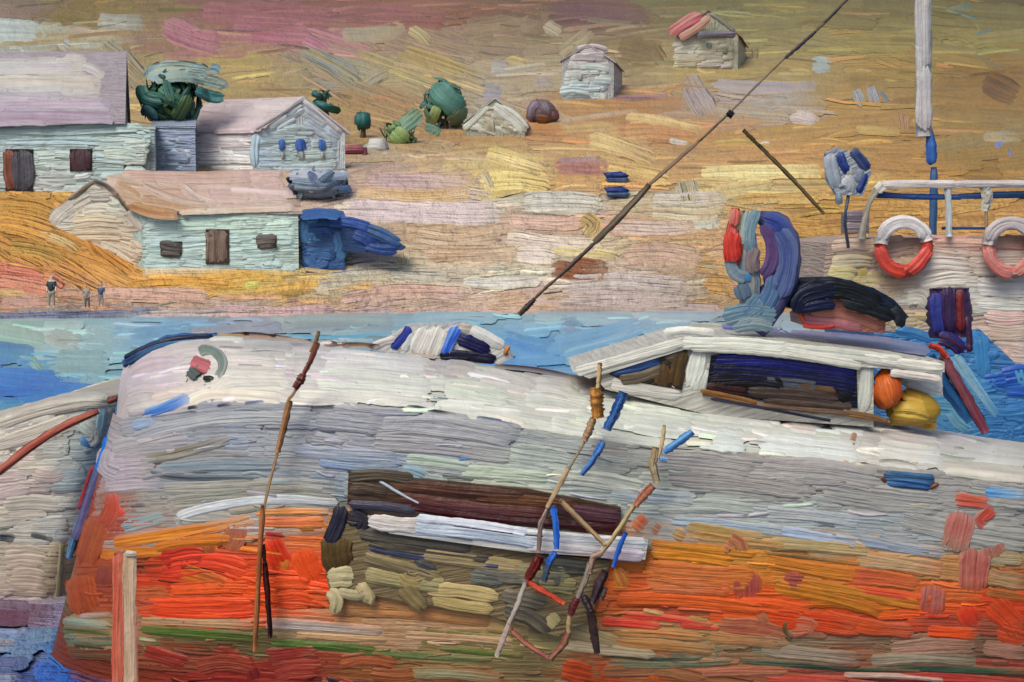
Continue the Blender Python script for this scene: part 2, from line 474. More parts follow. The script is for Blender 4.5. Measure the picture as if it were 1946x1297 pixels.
HF = field("""
-20|0:#776a48 400:#805a50 700:#85604c 1000:#6f5c44 1350:#716a44 1650:#6e643c 1946:#665c34
25|20:#8a7468 150:#857240 300:#877748 420:#8c5c58 550:#95626a 700:#94655c 850:#8c6250 1000:#7e6650 1150:#7d5e54 1250:#7d6c48 1350:#7f7a50 1500:#857c4c 1650:#807448 1850:#7a7040
80|0:#a9b6b0 60:#a8b4ac 130:#a18a54 200:#a5a59b 280:#9d8650 340:#9c6a70 400:#a36a74 480:#a08456 550:#a46e76 620:#aa7880 700:#9c8468 800:#98816c 900:#98836c 1000:#948064 1100:#a08c70 1200:#937e5a 1450:#8f8458 1600:#94864e 1850:#8f8450
140|120:#a8a49c 230:#a08f62 330:#a38c58 480:#b09858 560:#9c8c6a 650:#928f82 760:#aa9a6c 850:#ac955c 930:#a59f98 1000:#a89074 1050:#b0a07e 1220:#9a8660 1300:#b09c6a 1400:#ab9560 1550:#a58e55 1700:#a08444 1900:#8e7038
200|200:#b59a6a 300:#ab9060 500:#a98e5c 650:#a98a52 720:#aa8a58 950:#a99c88 1050:#a88558 1200:#b0834e 1350:#aa9484 1480:#aaa098 1600:#ae8c4a 1850:#9a7a38
260|680:#a88958 900:#a9855a 1050:#b58452 1150:#bba068 1250:#b88656 1400:#b28a52 1550:#b08a4c 1700:#a88444 1900:#8f7a48
310|750:#b29c84 850:#b79b72 980:#c4ad70 1080:#a97c5c 1180:#b99c60 1300:#b08a58 1450:#b98d50 1600:#b08448 1750:#a27c3c 1900:#94742e
345|700:#a98d84 850:#ac8e84 950:#bda865 1100:#b28a54 1250:#b09060 1400:#b9a472 1550:#b59a5c 1700:#a27c3c
390|60:#ae8440 700:#b5a09c 850:#b5a2a0 1000:#a9a295 1150:#ab9f90 1300:#a39372 1400:#a9946c 1500:#ab8448 1600:#a88040 1900:#a88048
430|30:#98753a 90:#a47c38 700:#a8927e 850:#a98c74 950:#b09484 1100:#b38f78 1250:#ad8a78 1350:#b0906c 1530:#a87e3c 1700:#a98048
470|50:#b07f38 120:#ad7c34 800:#ab9078 900:#b0957c 1000:#bba696 1100:#b5a488 1250:#aa8c74 1350:#ab8868 1560:#a8803e
510|50:#b58238 150:#b5813a 220:#b8843a 350:#b4a184 700:#b0a898 850:#b3a394 1000:#b0a8a0 1150:#a99488 1300:#a08878 1400:#a8844e 1560:#a07636
540|20:#b0705c 100:#b07460 250:#bd8c44 400:#bf9340 520:#b8963c 620:#a89c88 800:#b5a08a 900:#b5b0a8 1000:#b8a8a0 1150:#a8988e 1300:#a3938a 1400:#a8875c 1540:#a07636
570|50:#b08468 200:#b4907c 400:#b29080 550:#b6935c 700:#b09088 850:#b3958c 1000:#bd9c88 1150:#a6968e 1300:#a0908a
596|0:#6c7286 150:#6f7588 300:#8c8890 450:#9a8c94 600:#ac8c90 750:#a8909a
""")
hill = Builder()
xs = np.linspace(-320, 320, 161); ys = np.concatenate([np.linspace(40, 95, 56), np.linspace(98, 200, 40), np.linspace(210, 900, 20)])
GX, GY = np.meshgrid(xs, ys)
GZ = terr(GX, GY) - .03
idx = np.arange(GX.size).reshape(GX.shape)
F = np.stack([idx[:-1, :-1], idx[:-1, 1:], idx[1:, 1:], idx[1:, :-1]], -1).reshape(-1, 4)
HV = np.stack([GX, GY, GZ], -1).reshape(-1, 3); HC = pigment_and_shade(HV, HF)
hill.raw(HV, F, HC, HC * .8, np.stack([GX * 25, GY * 9], -1).reshape(-1, 2))
_HF = HF
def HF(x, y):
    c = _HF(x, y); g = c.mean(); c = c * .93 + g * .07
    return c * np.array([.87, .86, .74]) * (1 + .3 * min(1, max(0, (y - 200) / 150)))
def hill_ang(x, y):
    if x < 230 and y > 380: return 28 if y < 560 else 0
    if 560 < x < 900 and 60 < y < 240: return 18
    if x > 1400 and y < 240: return 3
    return -1
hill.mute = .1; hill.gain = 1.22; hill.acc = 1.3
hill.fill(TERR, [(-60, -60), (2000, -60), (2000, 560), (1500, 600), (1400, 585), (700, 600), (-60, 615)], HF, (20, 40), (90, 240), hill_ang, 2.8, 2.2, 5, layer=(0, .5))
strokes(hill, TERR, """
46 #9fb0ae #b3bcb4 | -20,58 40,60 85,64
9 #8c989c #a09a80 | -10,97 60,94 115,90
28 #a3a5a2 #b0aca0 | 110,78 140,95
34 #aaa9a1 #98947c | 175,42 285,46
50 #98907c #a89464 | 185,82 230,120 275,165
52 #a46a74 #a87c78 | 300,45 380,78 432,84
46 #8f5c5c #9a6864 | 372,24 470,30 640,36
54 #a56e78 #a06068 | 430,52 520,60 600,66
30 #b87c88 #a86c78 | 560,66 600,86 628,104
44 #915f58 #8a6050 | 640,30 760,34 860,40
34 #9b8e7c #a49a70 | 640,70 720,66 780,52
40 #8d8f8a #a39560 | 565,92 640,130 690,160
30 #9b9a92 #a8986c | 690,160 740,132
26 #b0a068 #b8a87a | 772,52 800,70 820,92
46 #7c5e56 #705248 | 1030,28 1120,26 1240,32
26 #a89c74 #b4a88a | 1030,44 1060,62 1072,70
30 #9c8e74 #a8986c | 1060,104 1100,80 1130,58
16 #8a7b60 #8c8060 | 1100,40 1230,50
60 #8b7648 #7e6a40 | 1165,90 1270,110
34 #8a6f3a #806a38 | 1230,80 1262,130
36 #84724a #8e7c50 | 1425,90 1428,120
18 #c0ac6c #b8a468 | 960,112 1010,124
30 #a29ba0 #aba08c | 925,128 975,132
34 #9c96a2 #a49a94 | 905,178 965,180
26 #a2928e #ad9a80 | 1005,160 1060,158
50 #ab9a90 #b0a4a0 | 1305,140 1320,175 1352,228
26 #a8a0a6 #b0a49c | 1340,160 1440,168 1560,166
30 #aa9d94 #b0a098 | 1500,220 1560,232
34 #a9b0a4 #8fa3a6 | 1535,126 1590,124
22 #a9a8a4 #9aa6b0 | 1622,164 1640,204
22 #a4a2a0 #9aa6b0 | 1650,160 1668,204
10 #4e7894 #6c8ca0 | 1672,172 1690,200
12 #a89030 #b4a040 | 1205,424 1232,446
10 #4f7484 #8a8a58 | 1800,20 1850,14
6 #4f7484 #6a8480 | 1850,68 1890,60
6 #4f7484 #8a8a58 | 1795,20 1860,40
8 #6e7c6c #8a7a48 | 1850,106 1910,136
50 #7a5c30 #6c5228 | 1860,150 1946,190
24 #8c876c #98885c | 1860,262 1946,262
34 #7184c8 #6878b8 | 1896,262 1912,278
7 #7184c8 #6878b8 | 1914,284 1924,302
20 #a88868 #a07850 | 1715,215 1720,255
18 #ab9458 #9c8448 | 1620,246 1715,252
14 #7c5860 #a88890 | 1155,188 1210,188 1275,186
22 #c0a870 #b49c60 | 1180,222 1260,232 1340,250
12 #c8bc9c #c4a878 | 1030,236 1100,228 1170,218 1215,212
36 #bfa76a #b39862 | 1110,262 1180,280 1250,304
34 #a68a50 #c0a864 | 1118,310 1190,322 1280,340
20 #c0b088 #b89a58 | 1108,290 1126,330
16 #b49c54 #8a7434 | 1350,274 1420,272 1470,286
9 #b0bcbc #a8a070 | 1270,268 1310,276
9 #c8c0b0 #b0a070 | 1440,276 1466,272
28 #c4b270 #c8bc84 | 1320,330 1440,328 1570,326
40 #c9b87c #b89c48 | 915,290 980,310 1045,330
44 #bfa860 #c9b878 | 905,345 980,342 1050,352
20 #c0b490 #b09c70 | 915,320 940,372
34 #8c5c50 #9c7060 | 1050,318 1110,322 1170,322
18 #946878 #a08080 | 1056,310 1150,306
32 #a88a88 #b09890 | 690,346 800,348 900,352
30 #b99c70 #b08c54 | 670,370 800,376 900,368
46 #b4a3a2 #b8a8a4 | 635,400 760,402 880,408 960,404
44 #a9a59a #b0a89c | 985,388 1080,386 1150,392
40 #a79e90 #ada494 | 1230,384 1300,386 1390,380
46 #a3946c #a89c80 | 1300,340 1310,380 1312,400
34 #ab9a7c #b0a288 | 1230,404 1330,408 1380,400
20 #a0a8a0 #b0ac94 | 1285,424 1330,430 1375,420
36 #a08858 #a88c50 | 1100,410 1130,430 1110,454
28 #b3988c #b89c84 | 960,420 1060,426 1110,420
30 #b09a8c #b8a498 | 1160,432 1260,436 1330,430
30 #bcab9c #c4b8a4 | 960,450 1040,462 1150,470
34 #c4b4a4 #bcb0a8 | 975,484 1040,488 1064,494
22 #c8b88c #bca86c | 1040,476 1110,480 1180,488
40 #6c3c14 #7c4418 | 1040,510 1100,520 1165,518
26 #7c4818 #6c3c14 | 1080,500 1160,508
44 #a98a78 #b0947c | 1180,486 1260,484 1340,496
30 #a88468 #b09070 | 1340,482 1420,474
44 #a69690 #aca098 | 1060,546 1180,540 1310,548
34 #a08e84 #a89890 | 1060,570 1180,572 1310,570
40 #a8824a #9c7840 | 1330,540 1400,545
22 #b3afa6 #bcb6ac | 880,536 950,540 1030,534
36 #b09c98 #b8aaa4 | 660,498 720,490 760,492
44 #a99070 #b09a80 | 780,450 860,460 960,448
36 #ad9480 #a68868 | 800,484 900,484 990,480
24 #b0a484 #c0b478 | 765,480 772,510
24 #a8a090 #b0a898 | 620,528 720,524 860,528
26 #a89c88 #aca490 | 580,546 680,536 760,530
20 #b8903c #c09840 | 480,556 600,542 720,548
30 #b4917c #ac8c80 | 640,570 760,556 900,560
12 #b08c3c #8a6c2c | 520,562 560,558 605,556
40 #b88438 #a87430 | 160,440 200,480 260,520
30 #8c7030 #a08038 | 10,470 80,480 130,500
36 #a47c34 #9a7430 | -10,392 60,396 110,412
44 #b8853c #a87836 | -10,420 50,430 110,450
26 #c09040 #b07c30 | -10,505 60,520 110,532
20 #b8a070 #a49060 | 60,444 110,456 150,480
44 #b0705c #b47c64 | -20,530 50,540 110,552
30 #a85848 #b06858 | -20,512 60,520 124,548
30 #a88278 #ac8870 | 0,572 60,574 110,570
22 #a08850 #b09060 | -10,556 60,562
24 #b9a98c #b0a080 | 270,514 360,510 450,508
16 #c08c30 #b88430 | 240,540 340,534 440,540
20 #a8a848 #b4b060 | 462,546 500,542
30 #b48e80 #a88878 | 180,560 300,562 400,566
14 #b4805c #c09060 | 150,588 260,590
17 #5c6482 #6c7890 | -20,606 80,602 200,598 300,592
20 #9c8c90 #a89894 | 250,602 400,596 520,588
24 #ac8c90 #b0908c | 400,590 520,596 640,592
14 #a48044 #b09058 | -20,618 80,618 160,616
""", 3.6)
hill.ridges(TERR, [(0, 0), (1946, 0), (1946, 560), (1400, 575), (0, 600)], HF, 560, None, hill_ang, (4, 10), (30, 140), 1.6)
ho = hill.build('hillside', 'far'); ho['kind'] = 'structure'

# ================================================================== SETTING: water
WFp = field("""
600|900:#7cb0c0 1050:#8fb4bc 1200:#9ab0b8 1400:#8aa4b0
635|0:#84b4a8 80:#a0b8ac 150:#98bcc0 230:#8cb8c4 300:#5c9cc0 400:#7c96ac 500:#8d97a4 620:#8fa8ac 750:#7fa4b0 900:#6ca4c0 1050:#6ea8c0 1200:#74a4bc
665|0:#3c88b0 40:#5c9cb4 120:#98b8b4 200:#8cb8bc 300:#5c9cc0 980:#3c84bc 1050:#5c9cc0 1150:#6ca4c4
700|0:#2074b0 60:#4c90b0 100:#7aa4a8 140:#84a8a8 200:#84b0b4
740|0:#1c6cb4 60:#1c68b0 130:#2478b0 200:#4a94b8
790|0:#4c94ac 60:#4c94ac
1130|0:#7c84a4 60:#8c8490
1170|0:#5c3858 60:#6c4860 120:#7c7898
1230|0:#5c7ca0 60:#5c7ca0 120:#2c68a0
1290|0:#4c5880 60:#384c84 120:#1c5cac
""")
wat = Builder()
GX, GY = np.meshgrid(np.linspace(-120, 120, 61), np.concatenate([np.linspace(-30, 70, 61)]))
GZ = 0 * GX - .03
idx = np.arange(GX.size).reshape(GX.shape)
F = np.stack([idx[:-1, :-1], idx[:-1, 1:], idx[1:, 1:], idx[1:, :-1]], -1).reshape(-1, 4)
WV = np.stack([GX, GY, GZ], -1).reshape(-1, 3); WC = pigment_and_shade(WV, WFp)
wat.raw(WV, F, WC, WC * .8, np.stack([GX * 60, GY * 60], -1).reshape(-1, 2))
wat.acc = 2.0; wat.mute = .15
wat.fill(WATER, [(-60, 616), (200, 608), (520, 600), (740, 596), (780, 592), (1000, 584), (1420, 578), (1560, 600), (1560, 720), (900, 720), (200, 700), (230, 760), (-60, 800)], WFp, (16, 30), (60, 150), 0, 2.8, 1.6, 3, layer=(0, .4))
wat.fill(WATER, [(-60, 1100), (140, 1100), (160, 1400), (-60, 1400)], WFp, (18, 34), (50, 120), 2, 3.0, 2.0, 4)
strokes(wat, WATER, """
34 #84aca0 #94b4a4 | -20,630 40,640 90,650
40 #a0aaa0 #94aca8 | 85,640 130,650 160,660
44 #8cb0b8 #84acb0 | 150,640 200,650 225,655
50 #7aa4a8 #86acac | 95,690 150,690 215,690
24 #3c80a8 #2c74a4 | -20,660 30,664 70,670
40 #1c6cb4 #2c7cb8 | -20,715 50,722 120,728
26 #1464b4 #2474b8 | 20,740 90,738 190,744
20 #78a898 #98b080 | 55,680 85,712
30 #5c98bc #6ca4c0 | 240,640 300,634 380,626
24 #8894a8 #9aa0ac | 330,636 430,630 540,620
38 #93a6a6 #8f9c9c | 530,618 620,612 730,616 755,614
8 #3ca0c0 #74b8cc | 540,640 640,643 750,636
8 #84b8cc #6cacc4 | 560,600 650,594 745,596
26 #7cacbc #8cb0bc | 780,606 860,600 950,604
26 #4a94bc #5ca0c0 | 890,630 950,645 1000,650
30 #88aab8 #92aab4 | 1010,590 1100,588 1210,594
34 #8fa8b4 #9ab0b8 | 1210,592 1300,594 1370,594
34 #3c84bc #5094bc | 950,640 1000,656 1050,664
34 #6ca4c0 #5c9cc0 | 1050,656 1140,640 1220,616
18 #8ab4c8 #6ca4c4 | 1070,670 1150,650 1230,624
36 #5c8cac #8aa4ac | 1060,622 1110,622
30 #ab9ca4 #a0a0a8 | 0,1120 40,1130
28 #5a2c4c #6c3858 | -20,1172 20,1174 62,1176
20 #6c84ac #8494b4 | -20,1205 30,1206 60,1200
30 #9a8c8c #6c84a0 | -20,1225 40,1222
30 #5c80a0 #6c8ca8 | 40,1216 80,1210 115,1205
34 #1464ac #2470b0 | 95,1240 128,1270
26 #3c4c80 #5c6898 | -20,1262 30,1262 60,1258
34 #1c58b0 #2c68b4 | 60,1278 120,1276
20 #7484a8 #8c98b0 | -20,1292 40,1290
34 #5c3428 #7c3c24 | 130,1275 180,1290 230,1300
30 #6c3424 #843c24 | 150,1290 260,1304 400,1308
""", 2.4)  # red-brown and plum strokes are hull reflections painted into the water
wat.ridges(WATER, [(0, 620), (740, 600), (1400, 584), (1400, 640), (0, 740)], WFp, 120, None, 0, (4, 8), (30, 100), 1.6)
wo_ = wat.build('water', 'water'); wo_['kind'] = 'structure'

# ================================================================== boats
class Hull:
    """hull solid with stem at its left end; curves come as px outlines read at the hull's own distance"""
    def __init__(s, Yc, B, stem_top, stem_bot, entry, sheer_px, top_px, xend, tumble=.1, power=.6):
        s.Yc, s.B, s.entry, s.xend, s.tumble, s.power = Yc, B, entry, xend, tumble, power
        a, b = at(*stem_top, Yc), at(*stem_bot, Yc)
        s.sa, s.sb = a, b
        def near(x):
            X = (x - W0 / 2) / FPX * (Yc - B)
            u = np.clip((X - a[0]) / entry, 0, 1)
            return Yc - B * (1 - (1 - u) ** 2) ** power
        P = np.array([at(x, y, near(x)) for x, y in sheer_px]); s.shx, s.shz = P[:, 0], P[:, 2]
        Q = np.array([at(x, y, Yc) for x, y in top_px]); s.tx, s.tz = Q[:, 0], Q[:, 2]
    def stemx(s, Z):
        return s.sb[0] + (s.sa[0] - s.sb[0]) * (Z - s.sb[2]) / (s.sa[2] - s.sb[2])
    def sheer(s, X): return np.interp(X, s.shx, s.shz)
    def crown(s, X): return np.maximum(.01, np.interp(X, s.tx, s.tz) - s.sheer(X))
    def half(s, X, Z):
        d = X - s.stemx(Z)
        u = np.clip(d / s.entry, 0, 1)
        zs = s.sheer(X)
        g = 1 - s.tumble * np.clip(1 - Z / np.maximum(zs, .1), 0, 1.4) ** 2
        b = s.B * g * (1 - (1 - u) ** 2) ** s.power
        return np.where(d < 0, d, b)
    def F(s, X, Y, Z):
        b = s.half(X, np.minimum(Z, s.sheer(X)))
        dy = np.abs(Y - s.Yc)
        top = s.sheer(X) + s.crown(X) * np.clip(1 - (dy / np.maximum(b, .05)) ** 2, -1, 1)
        return np.minimum(b - dy, top - Z)
    def solid(s): return Solid(s.F, s.Yc - s.B - 1.2, s.Yc + s.B, 90, .01)
    def mesh_side(s, bd, a, b, z0=-.5, nz=22, nx=60, uvs=240., fld=None):
        for sg in (-1, 1):
            V = []
            for i in range(nx + 1):
                k = i / nx; row = []
                for j in range(nz + 1):
                    f = j / nz
                    x_ref = s.sa[0] + (s.xend - s.sa[0]) * k
                    zs = s.sheer(x_ref); Z = z0 + (zs - z0) * f
                    X = s.stemx(Z) + (s.xend - s.stemx(Z)) * k ** 1.5
                    Z = z0 + (s.sheer(X) - z0) * f
                    row.append((X, s.Yc + sg * max(0, float(s.half(X, Z)) - .012), Z))
                V.append(row)
            V = np.array(V); idx = np.arange(V.shape[0] * V.shape[1]).reshape(V.shape[:2])
            F = np.stack([idx[:-1, :-1], idx[:-1, 1:], idx[1:, 1:], idx[1:, :-1]], -1).reshape(-1, 4)
            C_ = pigment_and_shade(V * [1, 0, 1] + [0, s.Yc - s.B, 0], fld) if fld else col(a)
            bd.raw(V.reshape(-1, 3), F, C_, C_ * .85, V.reshape(-1, 3)[:, [0, 2]] * uvs)
        X = s.xend
        zz = np.linspace(z0, float(s.sheer(X)), nz + 1)
        hb = [float(s.half(X, z)) for z in zz]
        bd.poly([(X, s.Yc - h, z) for h, z in zip(hb, zz)] + [(X, s.Yc + h, z) for h, z in zip(hb[::-1], zz[::-1])], a, b)
    def mesh_deck(s, bd, a, b, nx=60, ny=12, uvs=240., fld=None):
        V = []
        for i in range(nx + 1):
            X = s.sa[0] + .0 + (s.xend - s.sa[0]) * (i / nx) ** 1.5
            hb = max(.0, float(s.half(X, s.sheer(X))))
            V.append([(X, s.Yc + hb * t * .999, float(s.sheer(X) + s.crown(X) * (1 - t * t)) - .012) for t in np.linspace(-1, 1, ny + 1)])
        V = np.array(V); idx = np.arange(V.shape[0] * V.shape[1]).reshape(V.shape[:2])
        F = np.stack([idx[:-1, :-1], idx[1:, :-1], idx[1:, 1:], idx[:-1, 1:]], -1).reshape(-1, 4)
        C_ = pigment_and_shade(V, fld) if fld else col(a)
        bd.raw(V.reshape(-1, 3), F, C_, C_ * .9, V.reshape(-1, 3)[:, [0, 1]] * uvs)

# ---- main fishing boat
SHEER = pts('230,800 260,790 300,782 400,768 480,768 600,768 760,778 900,798 1050,822 1200,842 1400,858 1600,882 1800,896 1946,915 2300,960')
TOP = pts('240,692 262,676 300,656 350,642 410,638 500,644 600,656 760,676 830,684 1000,704 1100,720 1200,734 1340,758 1500,775 1690,800 1790,822 1946,850 2300,900')
main = Hull(12.5, 1.45, (238, 700), (112, 1190), 2.6, SHEER, TOP, 6.5)
MS = main.solid()
boat = thing('fishing_boat', (0, 12.5, 0), 'large fishing boat with white deck, grey topsides and orange lower hull filling the foreground', 'boat')
def hull_guide(x, y0):
    top = np.interp(x, [120, 240, 400, 600, 900, 1200, 1600, 1946], [800, 770, 748, 752, 785, 830, 870, 905])
    bot = np.interp(x, [110, 500, 1000, 1500, 1946], [1180, 1200, 1225, 1245, 1262])
    k = np.clip((y0 - 770) / 430, 0, 1)
    return top * (1 - k) + bot * k

DF = field("""
655|300:#b4aaa6 380:#b4aeac 450:#b0aca6 520:#a9a29e 600:#b8b2ae 700:#bcb8b2
690|260:#aea2a4 320:#aca4a6 400:#b8b2ac 500:#b2aca6 580:#b8b2ac 700:#c4c2ba 800:#bcb8b2 880:#a8a09c 950:#b0a8a2 1050:#9c8c88
730|240:#aaa0a6 300:#aea8a8 400:#c0bab0 500:#bab6ae 600:#bcb8b0 700:#c8c8bc 800:#c4c4ba 900:#bcc0b0 1000:#b8b4a8 1100:#b4b4aa 1200:#a49c98 1300:#b0aca6
765|240:#a89ea0 300:#b0a8a2 400:#bcb8ac 500:#b4b0a8 650:#bcbab2 800:#b8b8ae 900:#c0c0b4 1000:#bcbcb0 1100:#bcbcb0 1200:#bcc0b4 1300:#bcbeb4 1400:#b8b2aa 1500:#bcb4ac
805|1000:#b8b8ac 1100:#b8b8ac 1200:#bcc0b2 1300:#c0c4b8 1400:#c0c4ba 1500:#c0c2ba 1600:#bcc0ba 1700:#bcbcb4
850|1250:#b8bcb0 1400:#bcc0b4 1550:#bcbeb4 1700:#b4b0a8 1850:#b8bab2 1946:#b8b8b0
890|1600:#a8a49c 1750:#b0b0a8 1900:#b0ac9c 1946:#b0ac9c
""")
deck = Builder(); main.mesh_deck(deck, '#bdb9b0', '#a8a49c', fld=DF)
DPOLY = [(x, y) for x, y in TOP if x < 2000] + [(1990, 925)] + [(x, y + 2) for x, y in SHEER[::-1] if x < 1990]
DPOLY[0] = (242, 694)
def deck_guide(x, y0):
    return np.interp(x, [230, 280, 340, 420, 600, 900, 1200, 1600, 1946], [742, 728, 712, 702, 712, 742, 788, 838, 880])
deck.fill(MS, DPOLY, DF, (28, 56), (110, 260), 0, 3.2, 2.4, 1.5, deck_guide, vr=.04, layer=(0, .5))
strokes(deck, MS, """
30 #b4a4a4 #a89ca8 3.5 | 245,712 290,694 345,690
36 #aaa4b0 #b4a8a8 3.5 | 262,722 300,712 345,704
22 #b8a8a0 #c4b4a8 3.5 | 285,760 330,748 390,736
20 #b4a6a4 #a8a0a8 3 | 250,745 280,740 320,744
40 #c0bab2 #b4b0aa 4 | 380,705 420,692 490,694 540,698
46 #b8b4ac #c4beb4 4 | 400,740 440,722 520,720 560,724
24 #c4bcac #d0c8b4 4 | 352,768 400,750 480,752 540,758
30 #b4b0ac #a8a49e 3.5 | 440,666 500,662 565,666
44 #d0cec6 #bcbab4 4.5 | 606,686 700,690 820,702
50 #ccccc0 #bcbcb2 4.5 | 592,720 700,726 826,738
22 #ccccc0 #c0c0b4 4 | 560,748 680,754 815,768
40 #c2c6b6 #b6bcae 4 | 838,734 900,748 980,762
30 #c0c2b6 #d0d0c6 4 | 826,768 900,776 1000,786
34 #aea69e #b8b0a8 4 | 842,700 880,702 910,714
40 #b4aea8 #c4beb4 4 | 905,716 960,726 1020,744
44 #b8b0a6 #c8c2b8 4 | 1008,732 1060,738 1100,752
38 #c4c6ba #bcbeb2 4 | 990,758 1060,764 1130,780
36 #c0c2b8 #b4b6aa 4 | 1040,800 1100,812 1150,818
40 #bcc0b4 #ccd0c4 4 | 1190,764 1250,766 1310,776
46 #c0c4b8 #b4b8ae 4 | 1190,800 1250,808 1330,820
24 #a88c84 #a09490 2.5 | 1090,724 1180,734 1270,744
10 #4c2c2c #2c2030 2 | 940,696 1020,704 1110,722
9 #60402c #a07850 2 | 605,660 680,656 760,666 830,680
10 #a07c50 #8c6840 2.4 | 410,640 500,642 600,654
8 #5c4430 #2c2030 2 | 420,640 480,636 560,646
34 #c4c8c0 #b8bab2 4.5 | 1330,782 1400,790 1480,800
50 #c4ccc6 #bcc0b8 4.5 | 1350,834 1385,838 1420,842
40 #bcb4ac #c8c0b8 4 | 1490,800 1570,812
46 #c0c4bc #ccd0ca 4.5 | 1440,838 1540,850 1640,862
40 #c4c8c6 #ccd0cc 4.5 | 1575,796 1620,808 1655,812
34 #b8b0ac #c0bcb4 4 | 1665,820 1720,836 1790,844
40 #bcbcb6 #c8c8c0 4.5 | 1660,850 1730,862 1800,868
36 #b8bab2 #c0c0b6 4 | 1810,856 1880,866 1960,874
34 #b4b0a0 #bcb8a8 4 | 1790,888 1870,898 1960,906
14 #a88c6c #a06848 3 | 1632,800 1622,832 1612,870 1602,888
30 #a4947c #b4a890 3 | 1722,884 1760,860 1790,868
24 #3c6cb0 #6498c4 4 | 268,790 310,778 368,752
10 #3c4c68 #28282c 2.5 | 355,778 380,772
8 #445c88 #303844 2.2 | 410,772 445,768
8 #445c88 #28303c 2.2 | 462,768 505,764
9 #303038 #48506c 2.2 | 770,770 820,782 868,790
9 #303848 #48608c 2.2 | 904,794 950,802 990,814
26 #28486c #4c78a0 3.4 | 1355,870 1356,872
""")
deck.ridges(MS, DPOLY, DF, 130, deck_guide, w=(5, 12))
deck.build('deck', 'near', boat)

HP = [(x, y - 4) for x, y in SHEER if x < 2000] + [(1990, 1310), (150, 1310), (112, 1190), (150, 1040), (200, 880)]
HPF = field("""
800|240:#989098 300:#8f9298 450:#8c9098 600:#969aa0 750:#94949a 860:#98989c 1000:#98989c 1150:#98948f
840|240:#9c9498 300:#98989a 420:#8c9098 550:#90949a 700:#949498 850:#9a9898 1000:#8f9296 1200:#989488 1350:#98928c 1500:#9a9690 1650:#9c9690
880|230:#a49aa0 300:#8f8c84 420:#8a8a88 550:#8f9090 650:#8c90a0 800:#8c94a0 950:#a4ac9c 1100:#98a09c 1250:#98988c 1400:#948e86 1550:#98928c 1700:#9c9690
920|230:#a0949c 300:#808890 420:#7c8890 550:#808a94 640:#7c8890 750:#8c9ca4 870:#9ca498 1000:#a8b0a0 1150:#a0aca4 1300:#a0a498 1450:#98948c 1600:#98928c 1750:#94908a 1900:#908c84
960|180:#8c4c38 230:#8f847c 320:#8f8c80 450:#8f9084 600:#8c8c84 1150:#9ca4a0 1300:#a0a49c 1450:#9ca49c 1600:#949490 1750:#94928c 1900:#8f8c86
1000|170:#94482c 220:#a03c20 270:#949088 350:#90928c 480:#a89c90 600:#b8742c 1280:#9ca09c 1450:#98a0a0 1600:#98a4ac 1750:#94989c 1900:#908e88
1035|160:#984818 230:#9c4424 320:#b87020 450:#b86c24 600:#c46830 1200:#b06034 1300:#b07c3c 1400:#a87c40 1500:#a88850 1600:#9c8868 1750:#94948c 1900:#908e84
1065|140:#944018 220:#8c4820 320:#983018 400:#b04018 560:#c84820 1200:#c47820 1300:#c47c20 1450:#bc7c24 1600:#b47a34 1750:#a88048 1900:#a08454
1100|140:#8c3e18 240:#843c24 350:#b43c14 450:#d05010 560:#d84814 1200:#c46828 1350:#c46428 1500:#c07020 1650:#c06424 1800:#b86030 1946:#94542c
1140|140:#8c3c18 220:#843c24 330:#a85428 450:#cc4c10 550:#d05010 1200:#c85820 1350:#cc5418 1500:#c45418 1650:#bc6c1c 1800:#c06420 1946:#b84018
1170|140:#8c4420 300:#b84420 450:#c83c24 560:#cc4c18 640:#a87848 700:#b08450 900:#b08048 1150:#b06830 1300:#bc5030 1450:#c85418 1600:#cc4c18 1750:#cc4818 1946:#b44018
1195|140:#6c7868 250:#8c7048 400:#946844 600:#b49470 800:#b08454 1000:#b09460 1200:#a07c4c 1350:#987848 1500:#9c6440 1650:#985c38 1800:#a04028 1946:#8c4830
1215|140:#48502c 300:#444c20 450:#50502c 600:#887450 800:#a88868 1000:#9c8c58 1200:#a08458 1400:#987c54 1550:#907458 1700:#886850 1900:#785840
1240|160:#6c3420 300:#80482c 500:#6c5430 700:#60602c 900:#7c7040 1100:#605838 1300:#6c6850 1500:#607058 1700:#5c5c40 1900:#4c4c34
1270|160:#6c2c18 300:#802c18 450:#8c2c1c 600:#8c3c24 750:#885428 900:#887048 1050:#7c6c44 1150:#a84c20 1300:#8c5c34 1450:#946038 1600:#904030 1750:#8c5c40 1946:#904030
1300|160:#6c3018 400:#802818 600:#843020 900:#8c4c28 1150:#9c4018 1400:#8c4c2c 1700:#8c4430
""")
hullb = Builder(); hullb.mute = .0; main.mesh_side(hullb, '#8c5238', '#6c3820', -.5, fld=HPF)
hullb.fill(MS, HP, HPF, (28, 58), (110, 280), 0, 3.2, 2.1, 1.6, hull_guide, vr=.04, layer=(0, .5))
